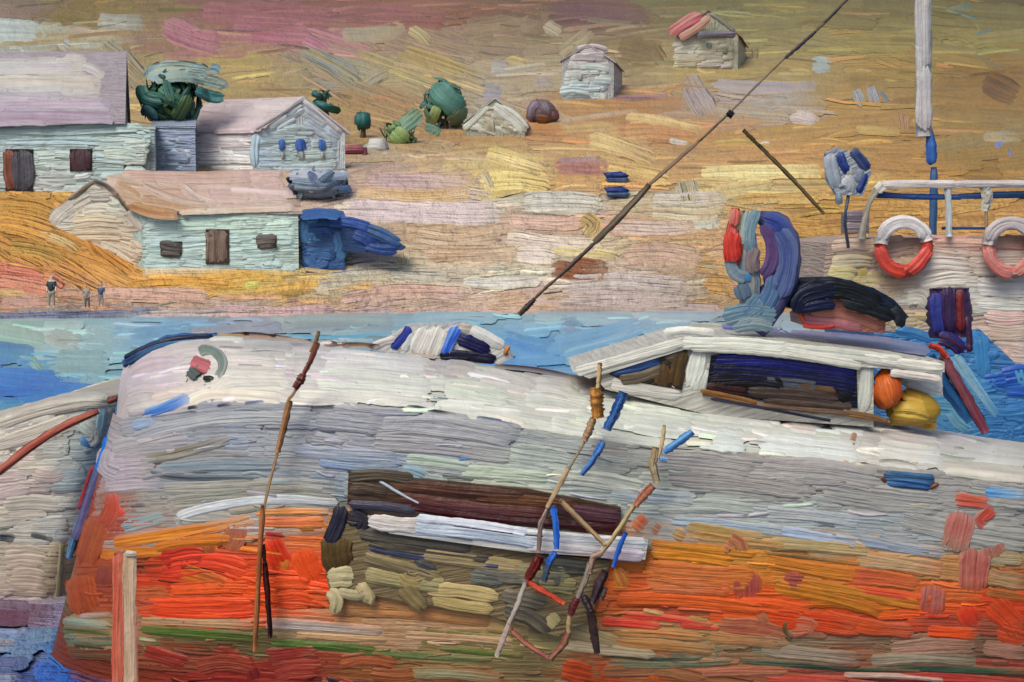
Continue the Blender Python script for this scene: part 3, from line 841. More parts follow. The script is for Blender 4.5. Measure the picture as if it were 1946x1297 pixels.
strokes(hullb, MS, """
30 #8f9298 #9c9ea4 4 | 250,835 320,815 440,796 600,796
34 #9a9aa0 #8c8e94 4 | 595,800 660,806 730,814
40 #98989c #a4a4a8 4 | 712,810 820,810 980,836
34 #949498 #9c9a9a 4 | 700,840 840,850 980,868
24 #6c94c0 #8ca0b4 3.4 | 248,812 275,806 300,802
22 #7c9cb8 #8c98a4 3.4 | 420,806 455,804 480,802
30 #8c98a8 #7c88a0 3.4 | 416,838 450,842 484,840
24 #8c8878 #7c7464 3.4 | 268,875 340,862 450,832
34 #9c949c #a89ca4 3.6 | 205,850 200,890 235,905
16 #4c5c64 #303c44 3 | 280,898 350,908 500,908
26 #7c8a92 #6c7c88 3.4 | 300,890 420,884 540,884
28 #9c9a90 #8f8c80 3.4 | 300,930 420,926 540,920 650,930
34 #8c8c7c #949088 3.4 | 320,955 440,944 560,936 640,944
26 #949cac #8c94a0 3.6 | 550,856 640,862 760,868
26 #8490a0 #748cac 3.6 | 600,876 680,884 765,884
24 #9cac98 #a8b4a4 3.6 | 765,872 830,878 900,890
28 #7ca0b0 #90a8ac 3.6 | 760,890 800,900 812,912
26 #a4b098 #b4bca4 3.6 | 868,896 930,898 1050,908
26 #b0b4a4 #a4ac9c 3.8 | 890,922 980,930 1060,936
10 #2c6ca8 #4c90c0 2.6 | 868,874 900,868
8 #2458a0 #5c84b0 2.6 | 660,876 720,876 768,884
44 #989490 #a09c96 3.8 | 1230,872 1340,880 1440,894
44 #94908a #9c9892 3.8 | 1260,904 1400,914 1540,932
50 #9a9490 #a09a94 3.8 | 1440,890 1560,898 1680,916
50 #94908c #9c9893 3.6 | 1560,930 1680,948 1800,960
50 #908e88 #989690 3.6 | 1830,930 1900,940 1970,950
44 #908e88 #989690 3.6 | 1700,985 1820,1010 1960,1030
34 #a4a89c #b0b4a8 3.8 | 1040,905 1130,912 1230,930
30 #94a4ac #a4b0b0 3.8 | 1150,934 1240,944 1330,952
30 #a8aca4 #9ca49c 3.8 | 1240,965 1340,962 1440,972
24 #9ca8a8 #8ca0b0 3.8 | 1270,990 1380,998 1500,1010
26 #a4a8a4 #94989c 3.8 | 1450,972 1540,980 1640,992
26 #94a4b8 #a0acb8 3.8 | 1440,1002 1540,1018 1640,1034
26 #949ca8 #8c98a8 3.8 | 1620,1024 1720,1042 1800,1052
26 #4c8cc0 #8cb0c8 3.6 | 1858,932 1900,936 1960,940
22 #b8c0c4 #ccd0d0 4 | 330,985 400,964 520,948 645,956
26 #849090 #748c90 3.4 | 226,1004 270,994 318,980
16 #c46c1c #d0801c 3.6 | 300,1034 400,1008 490,990
26 #bc741c #c47c24 3.6 | 210,1034 300,1020 420,1000 486,984
24 #b86c1c #c07418 3.4 | 290,1044 350,1030 450,1024
18 #c88440 #d89850 3.6 | 480,975 560,972 630,974
24 #c85c34 #c8783c 3.6 | 492,992 560,994 622,992
34 #a8442c #8c3c28 3 | 205,935 215,965 190,1010
30 #c4442c #b83c24 3 | 215,980 240,960
60 #984618 #8c3c14 3 | 150,1090 160,1140 170,1170
50 #8c3c1c #984c20 3 | 190,980 170,1040 160,1080
34 #6c3428 #843c2c 3 | 205,1070 195,1120
40 #9c2c18 #b03018 3 | 300,1068 370,1056 400,1062
44 #844020 #9c5024 3.2 | 385,1035 395,1065
46 #9c5c44 #a86848 3.6 | 440,985 450,1010 430,1050
44 #b83418 #c84020 3.2 | 300,1085 400,1070 480,1090
36 #b46018 #a85820 3.2 | 330,1080 400,1100 440,1115
30 #c85018 #d05820 3.4 | 320,1120 420,1116 480,1118
30 #cc4418 #cc4c18 3.4 | 270,1150 380,1150 490,1148
20 #c83010 #d05018 3.4 | 290,1166 400,1168 490,1164
50 #cc3410 #d04810 3.2 | 510,1020 530,1060 540,1080
50 #d05010 #cc4c18 3.2 | 570,1040 585,1080 600,1110
22 #c07424 #b86420 3 | 540,1055 542,1090
30 #d05018 #d05420 3.4 | 515,1110 560,1108 600,1112
40 #cc4c18 #cc5020 3.4 | 520,1140 570,1138 600,1146
16 #c42818 #8c2014 3 | 500,1015 545,1020
18 #748474 #8c9480 3 | 118,1180 160,1184 215,1190
14 #444c18 #4c5420 3 | 118,1196 170,1200 215,1204
12 #a09890 #98784c 3 | 150,1172 215,1168
20 #a4805c #ac8c60 3.2 | 262,1178 360,1182 490,1188
22 #506420 #486020 3.2 | 262,1196 340,1202 500,1212
10 #8ca484 #a49474 2.5 | 262,1214 300,1218
24 #b4a490 #a89c90 3.8 | 500,1184 600,1190 735,1200
16 #b48c5c #c09c6c 3.8 | 560,1206 660,1212 740,1214
18 #bc9878 #ac885c 3.8 | 765,1206 860,1212 980,1220
26 #b07c48 #a87444 3.2 | 620,1160 760,1164 940,1180
30 #ac7c48 #b48450 3.2 | 700,1140 820,1150 940,1170
18 #54702c #4c6424 3.2 | 510,1222 600,1226 720,1236
16 #5c6c38 #707848 3.2 | 650,1236 760,1244 940,1254
14 #506420 #58682c 3.2 | 830,1232 900,1238 1000,1246
30 #8c2c24 #9c3428 3 | 500,1246 560,1240 610,1236
60 #98402c #8c3428 3 | 510,1275 560,1262 620,1262
30 #641820 #7c2420 3 | 475,1262 490,1300
30 #7c2c20 #8c2818 3 | 270,1236 320,1250 360,1262
34 #883824 #98482c 3 | 370,1270 430,1260 490,1270
30 #94502c #a05c34 3 | 640,1258 700,1250 760,1262
30 #94582c #884c28 3 | 700,1280 760,1285 800,1280
24 #8c8058 #948c68 3 | 770,1278 860,1280 960,1290
12 #242030 #3c3038 3.2 | 618,1290 650,1296
12 #20202c #2c2838 3.2 | 665,1296 720,1298
30 #a89064 #9c8c60 3.6 | 1060,1190 1120,1206 1180,1222
24 #b8a07c #bca884 3.6 | 1060,1225 1130,1232 1250,1244
20 #b07c44 #ac7440 3.6 | 1160,1200 1260,1204 1340,1212
24 #a8763c #b07c44 3.6 | 1165,1218 1260,1226 1360,1236
26 #a87444 #9c6c44 3.6 | 1340,1208 1420,1216 1500,1224
40 #9c5034 #a86444 3.2 | 1360,1190 1440,1196 1500,1210
10 #383828 #485c48 3 | 1145,1242 1240,1252 1340,1250
18 #6c7458 #60684c 3.2 | 1150,1262 1280,1264 1400,1256
16 #5c7058 #34503c 3.2 | 1400,1254 1540,1262 1640,1268
10 #143c34 #1c4c38 3 | 1480,1262 1620,1272 1760,1274
18 #1c4434 #3c5c40 3 | 1700,1268 1820,1272 1960,1278
44 #b44818 #9c3c18 3.4 | 1062,1270 1090,1275 1130,1285
30 #8c5c3c #98683c 3 | 1140,1275 1250,1272 1350,1290
26 #b4541c #c06020 3 | 1235,1268 1250,1296
22 #a05c44 #a86c4c 3 | 1300,1280 1400,1276 1500,1276
20 #a84034 #b84c3c 3.2 | 1450,1288 1540,1290 1620,1294
14 #b89488 #c4a48c 3.2 | 1600,1282 1700,1284 1800,1292
20 #a0302c #ac402c 3.2 | 1700,1284 1820,1288 1960,1302
34 #a87c68 #987058 3 | 1690,1236 1770,1228 1860,1226
34 #9c6c58 #8c6450 3 | 1860,1230 1960,1240
28 #94846c #907c64 3.2 | 1446,1234 1540,1244 1640,1254
26 #8c7c64 #948870 3.2 | 1650,1256 1750,1250 1860,1256
20 #b07418 #b87c24 3.4 | 1232,1032 1340,1044 1440,1054
24 #bc7818 #c48020 3.4 | 1235,1050 1320,1058 1400,1070
24 #ac8c4c #a88850 3.4 | 1290,996 1380,1010 1460,1022
20 #b89454 #b07c3c 3.4 | 1300,1012 1400,1026 1500,1036
26 #a8905c #ac9868 3.4 | 1460,1030 1560,1038 1660,1048
34 #a88454 #b0906c 3.4 | 1620,1060 1720,1072 1800,1084
34 #a08058 #94744c 3.4 | 1870,1095 1960,1110
20 #945c28 #8c5420 3.4 | 1870,1124 1960,1138
30 #b87820 #b06c24 3.2 | 1450,1066 1560,1084 1640,1094
8 #6c5430 #80683c 2.6 | 1450,1050 1540,1060 1640,1072
8 #6c5430 #94602c 2.6 | 1630,1070 1700,1082 1760,1094
46 #b4642c #bc6c34 3.4 | 1220,1084 1320,1094 1440,1100
34 #b86838 #c06c3c 3.4 | 1225,1110 1330,1114 1400,1120
26 #c85818 #c46020 3.4 | 1170,1138 1300,1142 1460,1158
30 #c44c18 #cc5818 3.4 | 1400,1150 1460,1152 1540,1166
40 #c44818 #b84014 3.4 | 1450,1170 1560,1182 1640,1196
30 #b84c1c #c45420 3.4 | 1560,1170 1640,1190 1740,1200
30 #b07018 #a86c1c 3.4 | 1470,1114 1560,1130 1680,1160
26 #b07424 #a86c1c 3.4 | 1530,1110 1640,1130 1760,1150
20 #bc4428 #c44c2c 3.4 | 1620,1118 1700,1130 1780,1140
34 #b85430 #b0602c 3.4 | 1600,1092 1680,1100 1750,1110
44 #c4381c #b83818 3.4 | 1830,1150 1850,1190
50 #a84018 #b83c14 3.4 | 1880,1140 1920,1180 1950,1210
50 #a8401c #b8481c 3.4 | 1890,1190 1960,1210
26 #c04818 #cc4c10 3.4 | 1760,1200 1860,1206
20 #cc3828 #d04430 3.8 | 1140,1180 1200,1184 1260,1190
16 #cc3828 #d0503c 3.8 | 1180,1168 1280,1176 1360,1190
12 #cc3424 #c84030 3.8 | 1290,1188 1370,1194
12 #a88c50 #b49860 3.6 | 1220,1160 1265,1168
16 #8c7438 #a48444 3.6 | 1305,1176 1350,1184
26 #bc6c30 #c88c3c 4 | 1170,1078 1190,1120
40 #c07020 #cc8828 3.6 | 1165,1100 1200,1105
34 #b8542c #bc6c3c 3.8 | 1205,985 1228,1005
26 #ac6850 #a87848 3.6 | 1240,1000 1256,1010
24 #a88850 #a8804c 3.6 | 1275,1010 1305,1022
50 #a45c48 #ac7c40 3.8 | 1375,1025 1400,1040 1395,1055
56 #90403c #984840 3.4 | 1418,1085 1420,1140
40 #94443c #9c4c44 3.4 | 1488,1100 1530,1104
44 #ac5c3c #b46848 3.4 | 1500,1190 1540,1190 1548,1210
12 #44401c #5c5830 3.8 | 1494,1176 1490,1196 1506,1214
22 #9c5c3c #a46444 3.2 | 1440,1160 1462,1196
50 #9c5c54 #a85844 4 | 1775,1110 1770,1150 1768,1170
60 #a45c50 #ac6458 4.6 | 1830,970 1820,1010 1810,1050
60 #a86454 #a05044 4.6 | 1855,1040 1850,1090 1848,1130
46 #a4685c #9c5448 4.6 | 1880,1030 1895,1060
30 #b04c34 #b45840 4.2 | 1810,948 1890,958
30 #a84030 #b05040 4.2 | 1890,965 1860,990 1880,1000
22 #989484 #a89c90 4 | 1830,1050 1848,1080
""")
hullb.ridges(MS, HP, HPF, 200, hull_guide, w=(5, 12))
hullb.build('hull', 'near', boat)
stem = Builder()
sp_ = []
for x, y in pts('243,712 234,760 218,820 200,880 172,940 150,1000 130,1060'):
    sp_.append(at(x, y, 12.38))
stem.tube(sp_, [.035, .045, .05, .055, .045, .04, .03], '#1c4c8c', '#4c7890', seg=10, wob=.12)
strokes(stem, Facing(12.33), """
14 #1c4478 #4c80a8 3 | 243,712 236,750 226,800 208,860
18 #1464b4 #3c84b8 3 | 208,830 196,870 184,900
18 #4c5c80 #60507c 3 | 192,880 170,940 152,1000 140,1030
8 #8c3438 #6c3c60 3 | 176,885 158,940 150,970
""")
stem.build('stem', 'near', boat)
# dark gunwale strip over the bow
gun = Builder()
gun.tube([at(x, y, Y) for x, y, Y in ((237, 692, 12.45), (262, 674, 12.4), (300, 656, 12.4), (345, 644, 12.45), (412, 642, 12.5))], [.04, .055, .055, .05, .04], '#182c54', '#3c6ca0', wob=.15)
strokes(gun, Facing(12.32), """
18 #243c60 #3c6c94 3 | 238,690 270,672 320,655 412,648
12 #1c2c50 #101c3c 3 | 236,682 280,660 340,644 408,640
""")
gun.build('gunwale', 'near', boat)
# bow badge: red eye in a green ring
eye = Builder(); eye.acc = 4.5
strokes(eye, MS, """
19 #6c7c74 #8c9488 4 | 376,670 394,667 412,674 424,690 422,708 412,722
30 #3c4438 #54605c 4 | 362,700 380,716
28 #98484c #a86468 4 | 362,688 382,696 402,702
8 #20241c #303828 5 | 386,722 408,720
""")
eye.build('bow_badge', 'near', boat)
vent = Builder(); vent.acc = 4
strokes(vent, MS, """
22 #24405c #3c6890 6 | 1676,904 1730,908 1780,914
20 #1c3c68 #4878a8 6 | 1684,914 1740,920 1772,924
8 #4c3020 #643c20 5 | 1674,906 1684,916
8 #6c4424 #845430 5 | 1765,928 1784,918
""")
vent.build('vent', 'near', boat)

# ---- cabin
CY0, CY1 = 11.75, 12.85
def prof(t, Y=CY0): return [at(x, y, Y) for x, y in pts(t)]
cab = Builder()
cab.prism(prof('1130,716 1302,660 1330,640 1660,672 1660,812 1350,790 1150,740'), (0, CY1 - CY0, 0), '#b0aea4', '#98948c')
CF = Facing(CY0 - .004)
strokes(cab, CF, """
34 #b8bcb4 #ccccc4 4 | 1330,665 1322,705 1312,742
30 #c0c2b8 #b0b4a8 4 | 1340,700 1326,745
26 #b8bcb0 #a8aca0 4 | 1648,690 1645,740 1638,786
30 #b0aca4 #bcb8b0 3.4 | 1160,728 1220,738 1300,748
""")
cabin = cab.build('cabin', 'near', boat)
def window(base, txt, a):
    b = Builder(); b.prism([at(x, y, CY0 - .02) for x, y in pts(base)], (0, .03, 0), a)
    strokes(b, Facing(CY0 - .022), txt)
    return b.build('window', 'near', boat)
window('1352,676 1420,668 1628,698 1630,776 1340,752', """
30 #0c1450 #141c6c 3.6 | 1358,686 1440,684 1540,694 1628,708
34 #0a0e30 #10184c 3.6 | 1352,704 1440,708 1540,718 1630,732
28 #14121c #0c0c20 3.4 | 1348,724 1430,722 1500,732
22 #404c60 #54544c 3.4 | 1436,722 1510,728 1560,736
26 #342a26 #4c3c34 3.4 | 1420,744 1520,750 1600,760
18 #42362e #54443c 3.4 | 1450,760 1540,768 1620,774
22 #241410 #3c1c18 3.4 | 1342,732 1380,740 1420,746
30 #08081c #100c18 3.6 | 1590,744 1618,760
16 #74542c #5c4430 3.6 | 1508,732 1550,736 1592,742
""", '#0c1028')
window('1158,712 1262,668 1308,658 1296,742 1180,722', """
26 #4c4030 #5c4c3c 3.6 | 1262,676 1300,668
30 #3c3020 #54401c 3.6 | 1296,664 1288,700 1282,738
26 #5c4424 #483820 3.6 | 1262,690 1258,715 1256,738
22 #5c5040 #685c48 3.6 | 1176,722 1220,716 1262,700
20 #1c2c48 #44586c 4 | 1158,700 1200,684 1240,672
18 #18386c #2c5488 4 | 1162,708 1210,698 1256,684
""", '#2c2418')
sill = Builder()
sill.tube(prof('1335,748 1400,762 1500,776 1600,788 1690,802', CY0 - .02), .012, '#785030', '#a07848')
strokes(sill, Facing(CY0 - .085), """
8 #a07438 #6c4828 3 | 1330,742 1400,756 1440,766
9 #5c4438 #745c44 3 | 1440,770 1520,778 1620,786
9 #6c5034 #8c643c 3 | 1600,782 1650,790 1690,802
6 #1c1c38 #303848 2 | 1350,758 1440,774 1580,800
""")
sill.build('window_sill', 'near', boat)
roof = Builder()
RP = prof('1088,706 1180,678 1300,642 1340,642 1500,652 1700,676 1795,688 1795,708 1640,698 1440,674 1310,662 1250,680 1120,720', CY0 - .05)
roof.prism(RP, (0, CY1 - CY0 + .1, 0), '#bcbab0', '#a8a498')
RS = Facing(CY0 - .055)
strokes(roof, RS, """
20 #c8c8bc #bcbcae 4.4 | 1092,708 1150,692 1230,670 1306,648
24 #c4c4b4 #d0d0c4 4.6 | 1290,652 1400,654 1500,662
20 #c4c8b8 #b8b8aa 4.6 | 1310,658 1420,664 1520,676 1640,694
24 #c8c8bc #b4b4a8 4.6 | 1480,662 1600,674 1720,688
16 #ccccc0 #c0c0b4 4 | 1260,634 1300,628 1360,634
22 #bcb8ae #c8c4b8 4.6 | 1620,676 1720,692 1795,702
16 #b8b0a8 #c4bcb4 4.4 | 1690,708 1740,714 1790,722
""")
RT = Plane(RP[3], RP[5], RP[5] + np.array([0, 1, 0]))
strokes(roof, RT, """
9 #4c54a0 #8c88ac 3 | 1345,620 1420,626 1480,628
12 #605898 #9c8ca0 3 | 1400,628 1460,634 1530,644
16 #746c98 #8c849c 3 | 1500,634 1600,642 1700,652
22 #7c80a4 #6c84ac 3 | 1560,646 1680,654 1770,668
14 #b4b0a0 #ccc8b8 3.6 | 1310,620 1380,624
""")
roof.build('roof', 'near', boat)
post = Builder()
post.prism([at(x, y, CY0 + .25) for x, y in pts('1712,690 1790,700 1792,752 1740,748 1714,730')], (0, .04, 0), '#bcb8b0')
strokes(post, Facing(CY0 + .245), "30 #c0c8d4 #d0d0cc 3.4 | 1712,710 1750,718 1792,740\n20 #c4c4c4 #b8bcc8 3 | 1720,730 1760,738 1790,746")
post.build('wind_screen', 'near', boat)

# bundles behind the cabin
def bundle(name, c, rad, base, txt, label, cat, Y, group=None, mat='near'):
    p = at(c[0], c[1], Y)
    t = Builder(); t.blob(p + np.array([0, rad[1] * .5, 0]), rad, base)
    strokes(t, Solid(lambda X, Yy, Z: 1 - np.sqrt(((X - p[0]) / rad[0]) ** 2 + ((Yy - p[1] - rad[1] * .5) / rad[1]) ** 2 + ((Z - p[2]) / rad[2]) ** 2), Y - rad[1] * 2, Y + rad[1] * 2, 50, .005), txt, 4)
    return tag(t.build(name, mat), label, cat, group)
bundle('net_bag', (1688, 745), (.13, .12, .17), '#a85018', """
26 #b0561c #c06828 | 1672,708 1678,745 1694,775
26 #a84c18 #bc6428 | 1690,704 1702,735 1706,765
""", 'orange net bag slumped against the cabin end of the fishing boat', 'bag', 11.75)
bundle('net_pile', (1738, 780), (.21, .16, .15), '#9c8028', """
24 #b09038 #a07c28 | 1712,748 1750,756 1772,772
24 #a88c34 #b89c44 | 1694,775 1740,776 1780,790
24 #b09840 #98782c | 1688,795 1740,800 1784,808
14 #b4701c #b08c30 | 1715,745 1725,760
""", 'yellow ochre heap of fishing net on the deck behind the cabin', 'net', 11.85)

# ---- things on the cabin roof
def panel(name, Y, outline, base, depth, txt, label, cat, mat='near', group=None, th=3.6, parent=None):
    b = Builder(); b.prism([at(x, y, Y) for x, y in pts(outline)], (0, depth, 0), base)
    strokes(b, Facing(Y - .003), txt, th)
    o = b.build(name, mat, parent)
    return tag(o, label, cat, group) if label else o
sail = thing('furled_sail', at(1440, 628, 12.3), 'blue and purple furled sail standing in a curve on the cabin roof', 'sail')
b = Builder()
SY = 12.3
b.tube([at(x, y, SY) for x, y in pts('1442,412 1478,430 1492,480 1484,540 1456,590 1432,628')], [.05, .12, .135, .13, .13, .12], '#3c4c84', '#5c5c80', wob=.1)
SS = Facing(SY - .135)
strokes(b, SS, """
30 #2c3c80 #3c4c8c | 1452,416 1478,426 1490,450
40 #3c4c80 #54648c | 1470,430 1496,470 1494,520 1476,570
26 #4c3868 #5c4070 | 1450,424 1466,460 1466,500 1446,530
34 #50608c #406888 | 1474,520 1464,560 1444,590
40 #486c88 #607c8c | 1450,560 1430,590 1400,604
36 #56788c #6c8898 | 1372,606 1420,594 1480,600
30 #5c7888 #7c8c90 | 1390,622 1430,614 1474,622
""")
b.build('sail_roll', 'near', sail)
b = Builder()
b.tube([at(x, y, SY - .05) for x, y in pts('1402,404 1416,450 1420,500 1424,560 1420,604')], [.06, .09, .1, .09, .07], '#6c8494', '#8c8c84')
strokes(b, Facing(SY - .155), """
24 #6c8898 #94a09c | 1426,400 1418,430 1414,470
22 #5c7c90 #748c94 | 1440,398 1424,440 1426,480
26 #84746c #6c5c6c | 1436,470 1428,500 1436,520
24 #788494 #6c8490 | 1384,486 1396,520 1424,530
16 #2c6ca0 #4c80a4 | 1418,520 1420,536
12 #8c8458 #6c7058 | 1408,400 1402,440
30 #5c7080 #486078 | 1406,540 1416,570
""")
b.build('sail_strap', 'near', sail)
b = Builder()
fy = SY - .1
b.tube([at(x, y, fy) for x, y in pts('1398,396 1394,430 1392,470 1394,504')], [.035, .06, .09, .05], '#a8301c', '#c86050')
strokes(b, Facing(fy - .085), """
20 #c05048 #c47468 | 1398,396 1394,430
34 #b0281c #c44438 | 1394,440 1390,470 1394,500
""")
tag(b.build('fender', 'near'), 'small red fender hanging beside the blue furled sail', 'fender')

aw = thing('canopy', at(1610, 640, 12.4), 'black arched canopy over salmon pink cloth on the cabin roof', 'canopy')
b = Builder()
AY = 12.15
arc = pts('1520,590 1530,556 1580,548 1640,558 1690,582 1715,610')
for k, dy in enumerate((0, .3, .6)):
    b.tube([at(x, y, AY) + np.array([0, dy, 0]) for x, y in arc], [.06, .075, .075, .07, .065, .05], '#0c1420', '#1c2c44', wob=.14)
strokes(b, Facing(AY - .07), """
32 #101c3c #0c1428 | 1516,596 1524,566 1570,552 1600,552
34 #0c1418 #141c24 | 1560,550 1620,556 1680,584
26 #10141c #1c2428 | 1600,572 1650,586 1700,604
22 #141c24 #242c34 | 1694,584 1712,604 1704,624
22 #101c40 #0c142c | 1518,588 1560,580 1590,578
""", 4.5)
b.build('canopy_hood', 'near', aw)
b = Builder(); b.prism([at(x, y, AY + .05) for x, y in pts('1522,600 1560,574 1620,574 1684,602 1682,634 1600,628 1524,618')], (0, .5, 0), '#a06858', '#985c50')
strokes(b, Facing(AY + .045), """
20 #b07460 #b8806c | 1570,582 1620,584 1676,606
20 #ac6c5c #b47c6c | 1540,594 1600,596 1680,622
18 #98586c #a86870 | 1524,606 1580,612 1640,622
10 #a82c28 #b84838 | 1524,618 1560,622 1590,618
10 #b44c34 #c0603c | 1520,596 1530,614
""", 3.6)
b.build('folded_cloth', 'near', aw)

# white and blue hatch hood on the foredeck
hood = thing('deck_locker', at(800, 690, 12.9), 'low white deck locker with bright blue stripes on the foredeck edge', 'locker')
b = Builder(); HY = 12.85
b.prism([at(x, y, HY) for x, y in pts('700,664 770,622 880,618 940,646 975,680 950,692 840,688')], (0, .5, 0), '#b8b8b4', '#a0a0a4')
strokes(b, Facing(HY - .004), """
22 #b8c0c4 #c8c8c0 | 780,626 770,650 764,668
34 #c0beb8 #b4b0b0 | 812,622 800,650 790,676
34 #b8b4ae #c4c0b8 | 840,620 828,650 818,680
24 #b0b4b0 #c4c4c4 | 890,624 920,640 960,660
14 #c0c0bc #b0a8a0 | 706,660 730,650 756,644
18 #b0ac98 #9c9890 | 870,622 900,626
""")
b.build('locker_body', 'near', hood)
b = Builder(); strokes(b, Facing(HY - .012), """
16 #141c74 #3048a0 | 780,620 764,644 744,664
22 #1c50b4 #5c8cc8 | 870,620 856,650 844,680
26 #0c1040 #14144c | 868,642 900,654 934,668
20 #0c1030 #141434 | 834,676 880,676 944,684
8 #1c3c94 #141c50 | 880,640 900,640
""", 5)
b.build('stripe', 'near', hood)
b = Builder(); strokes(b, Facing(HY - .02), "9 #a06830 #b88048 | 968,656 958,676", 5); b.build('latch', 'near', hood)

# ================================================================== boards hung on the hull side
SIDE = Facing(10.93)
b = Builder()
def board(outline, Y, dep, a): b.prism([at(x, y, Y) for x, y in pts(outline)], (0, dep, 0), a)
board('662,900 1000,930 1180,966 1180,1004 1000,994 700,968 660,960', 10.99, .07, '#4c3424')
strokes(b, Facing(10.988), """
24 #4c4034 #5c5040 | 662,908 720,904 790,912
24 #3c3028 #584838 | 662,930 700,930 740,936
24 #5c402c #4c2c20 | 740,920 860,932 1000,944
22 #684428 #50301c | 900,946 1000,952 1100,962
22 #583024 #60383c | 760,944 880,962 1040,976
26 #50303c #5c3840 | 1040,962 1120,976 1180,984
16 #3c1418 #481820 | 780,962 900,982 1060,996 1176,1004
18 #484454 #38384c | 662,958 740,964 790,972
6 #c0c8cc #94a0a8 | 720,914 760,938 800,958
""", 4.5)
tag(b.build('brown_board', 'near'), 'dark brown weathered board lashed high on the hull side', 'board')
b = Builder()
board('698,982 1000,1004 1232,1028 1226,1064 1000,1050 740,1014', 10.96, .06, '#b0b0ac')
strokes(b, Facing(10.958), """
30 #bcb8ac #c8c4b8 | 698,990 740,996 800,1000
20 #aeb8c8 #c8ccd0 | 790,986 900,998 1010,1014
24 #b4bcc8 #94a4b8 | 780,1004 900,1014 1030,1034
22 #b8bcc4 #c8c8c8 | 980,1014 1080,1024 1230,1034
22 #b8b8b8 #c8b8bc | 1000,1036 1100,1042 1150,1048
26 #b4a8b0 #c4b8bc | 1130,1048 1200,1054 1228,1056
4 #20283c #30384c | 840,996 960,1012 1040,1020
3 #28304c #5c6880 | 800,1010 900,1026
""", 4.5)
tag(b.build('white_board', 'near'), 'whitewashed plank tied across the hull below the brown board', 'board')
b = Builder()
board('640,1000 700,990 1000,1050 1160,1066 1120,1180 1060,1210 960,1180 900,1160 800,1150 700,1130 625,1120 612,1050', 11.03, .05, '#746444')
CV = Facing(11.025)
strokes(b, CV, """
30 #20242c #2c2c40 | 650,960 640,1000 620,1040
34 #2c2c38 #383438 | 660,980 690,990 680,1010
60 #4c3c1c #5c4820 | 640,1020 640,1060 650,1085
26 #5c5444 #4c4840 | 680,1012 800,1030 900,1042
22 #544c3c #403c38 | 700,1032 820,1050 940,1064
28 #8c7c54 #988860 | 780,1050 900,1066 1000,1080
14 #3c4058 #50546c | 700,1040 820,1062 960,1078
26 #8c7c54 #6c6044 | 690,1058 740,1072 840,1100
30 #a09464 #8c8058 | 690,1090 760,1104 850,1114
26 #5c5c54 #706c5c | 900,1090 980,1098 1080,1104
24 #444444 #343c44 | 785,1070 810,1080 830,1090
40 #aa9c70 #b4a880 | 622,1100 650,1096 676,1098
26 #a0946c #b0a478 | 624,1120 640,1140 634,1168
26 #a09468 #b0a070 | 680,1108 700,1136 694,1150
20 #a89c74 #98885c | 640,1124 680,1132 700,1120
36 #8c7c4c #a08c54 | 756,1084 776,1104 812,1100
34 #6c6040 #8c7848 | 760,1110 790,1140 810,1160
28 #a89460 #b4a068 | 810,1120 880,1124 950,1136
24 #a8945c #9c8850 | 820,1140 880,1152 940,1158
30 #505450 #6c6c5c | 890,1096 930,1100 960,1108
34 #787458 #8c8460 | 960,1086 1040,1090 1090,1092
30 #a09460 #7c7450 | 1010,1110 1060,1112 1100,1116
30 #5c584c #706854 | 950,1130 1000,1140 1040,1150
30 #504c44 #6c644c | 955,1160 1000,1170 1045,1200
30 #988c60 #a89c68 | 1040,1170 1060,1190
30 #58584c #44443c | 1020,1068 1060,1074 1120,1080
""", 5)
tag(b.build('tarpaulin', 'near'), 'muddy olive tarpaulin sagging on the hull under the white plank', 'tarpaulin')

# ================================================================== ropes, rods and posts
def rope(name, segs, Y, parent=None, mat='near'):
    b = Builder()
    for w, a, c, p in segs:
        P = pts(p); k_ = w * .42 * Y / FPX; P = [P[0], ((P[0][0] + P[1][0]) / 2, (P[0][1] + P[1][1]) / 2)] + P[1:]; b.tube([at(x, y, Y) for x, y in P], [k_ * .85] + [k_] * (len(P) - 2) + [k_ * .8], a, c, wob=.22, seg=8)
    return b.build(name, mat, parent)
lad = thing('rope_ladder', at(1090, 1250, 10.75), 'rope ladder with blue and red floats hanging over the orange hull', 'ladder')
LY = 10.83
rope('side_rope', [(13, '#a88048', '#c0a474', '1140,690 1138,720 1136,745'),
                   (30, '#9c6828', '#b88038', '1130,738 1132,765 1134,795'),
                   (22, '#a88c6c', '#8c6434', '1128,795 1118,822 1110,838'),
                   (7, '#a49070', '#8c7c60', '1112,838 1096,866 1082,890'),
                   (9, '#987c58', '#b49c78', '1082,888 1062,925 1040,965'),
                   (11, '#7c645c', '#a08c80', '1040,965 1026,1000 1022,1050'),
                   (24, '#5c1c18', '#7c2420', '1024,1056 1012,1080 1000,1100'),
                   (12, '#8c7c70', '#a89c90', '1000,1104 984,1150 966,1190'),
                   (14, '#a08c80', '#b49c94', '968,1185 956,1215 944,1248')], LY, lad)
rope('side_rope', [(10, '#a48c64', '#bca478', '1262,808 1258,840 1250,870'),
                   (16, '#a89878', '#98805c', '1246,850 1240,885 1248,918'),
                   (20, '#7c2c2c', '#a06848', '1240,922 1222,940 1206,960'),
                   (12, '#a08858', '#b8a474', '1206,960 1180,1000 1144,1050'),
                   (12, '#8c5448', '#a08470', '1144,1050 1126,1060 1120,1090'),
                   (14, '#7c7468', '#98887c', '1122,1070 1112,1105 1096,1140'),
                   (18, '#5c1c1c', '#602c30', '1096,1136 1088,1150 1082,1168'),
                   (14, '#8c7850', '#a89060', '1082,1168 1080,1200 1078,1215'),
                   (14, '#704030', '#8c5c48', '1080,1200 1070,1225 1046,1252')], LY, lad)
rope('rung', [(10, '#98805c', '#b09064', '1065,950 1100,985 1150,1035')], LY - .02, lad)
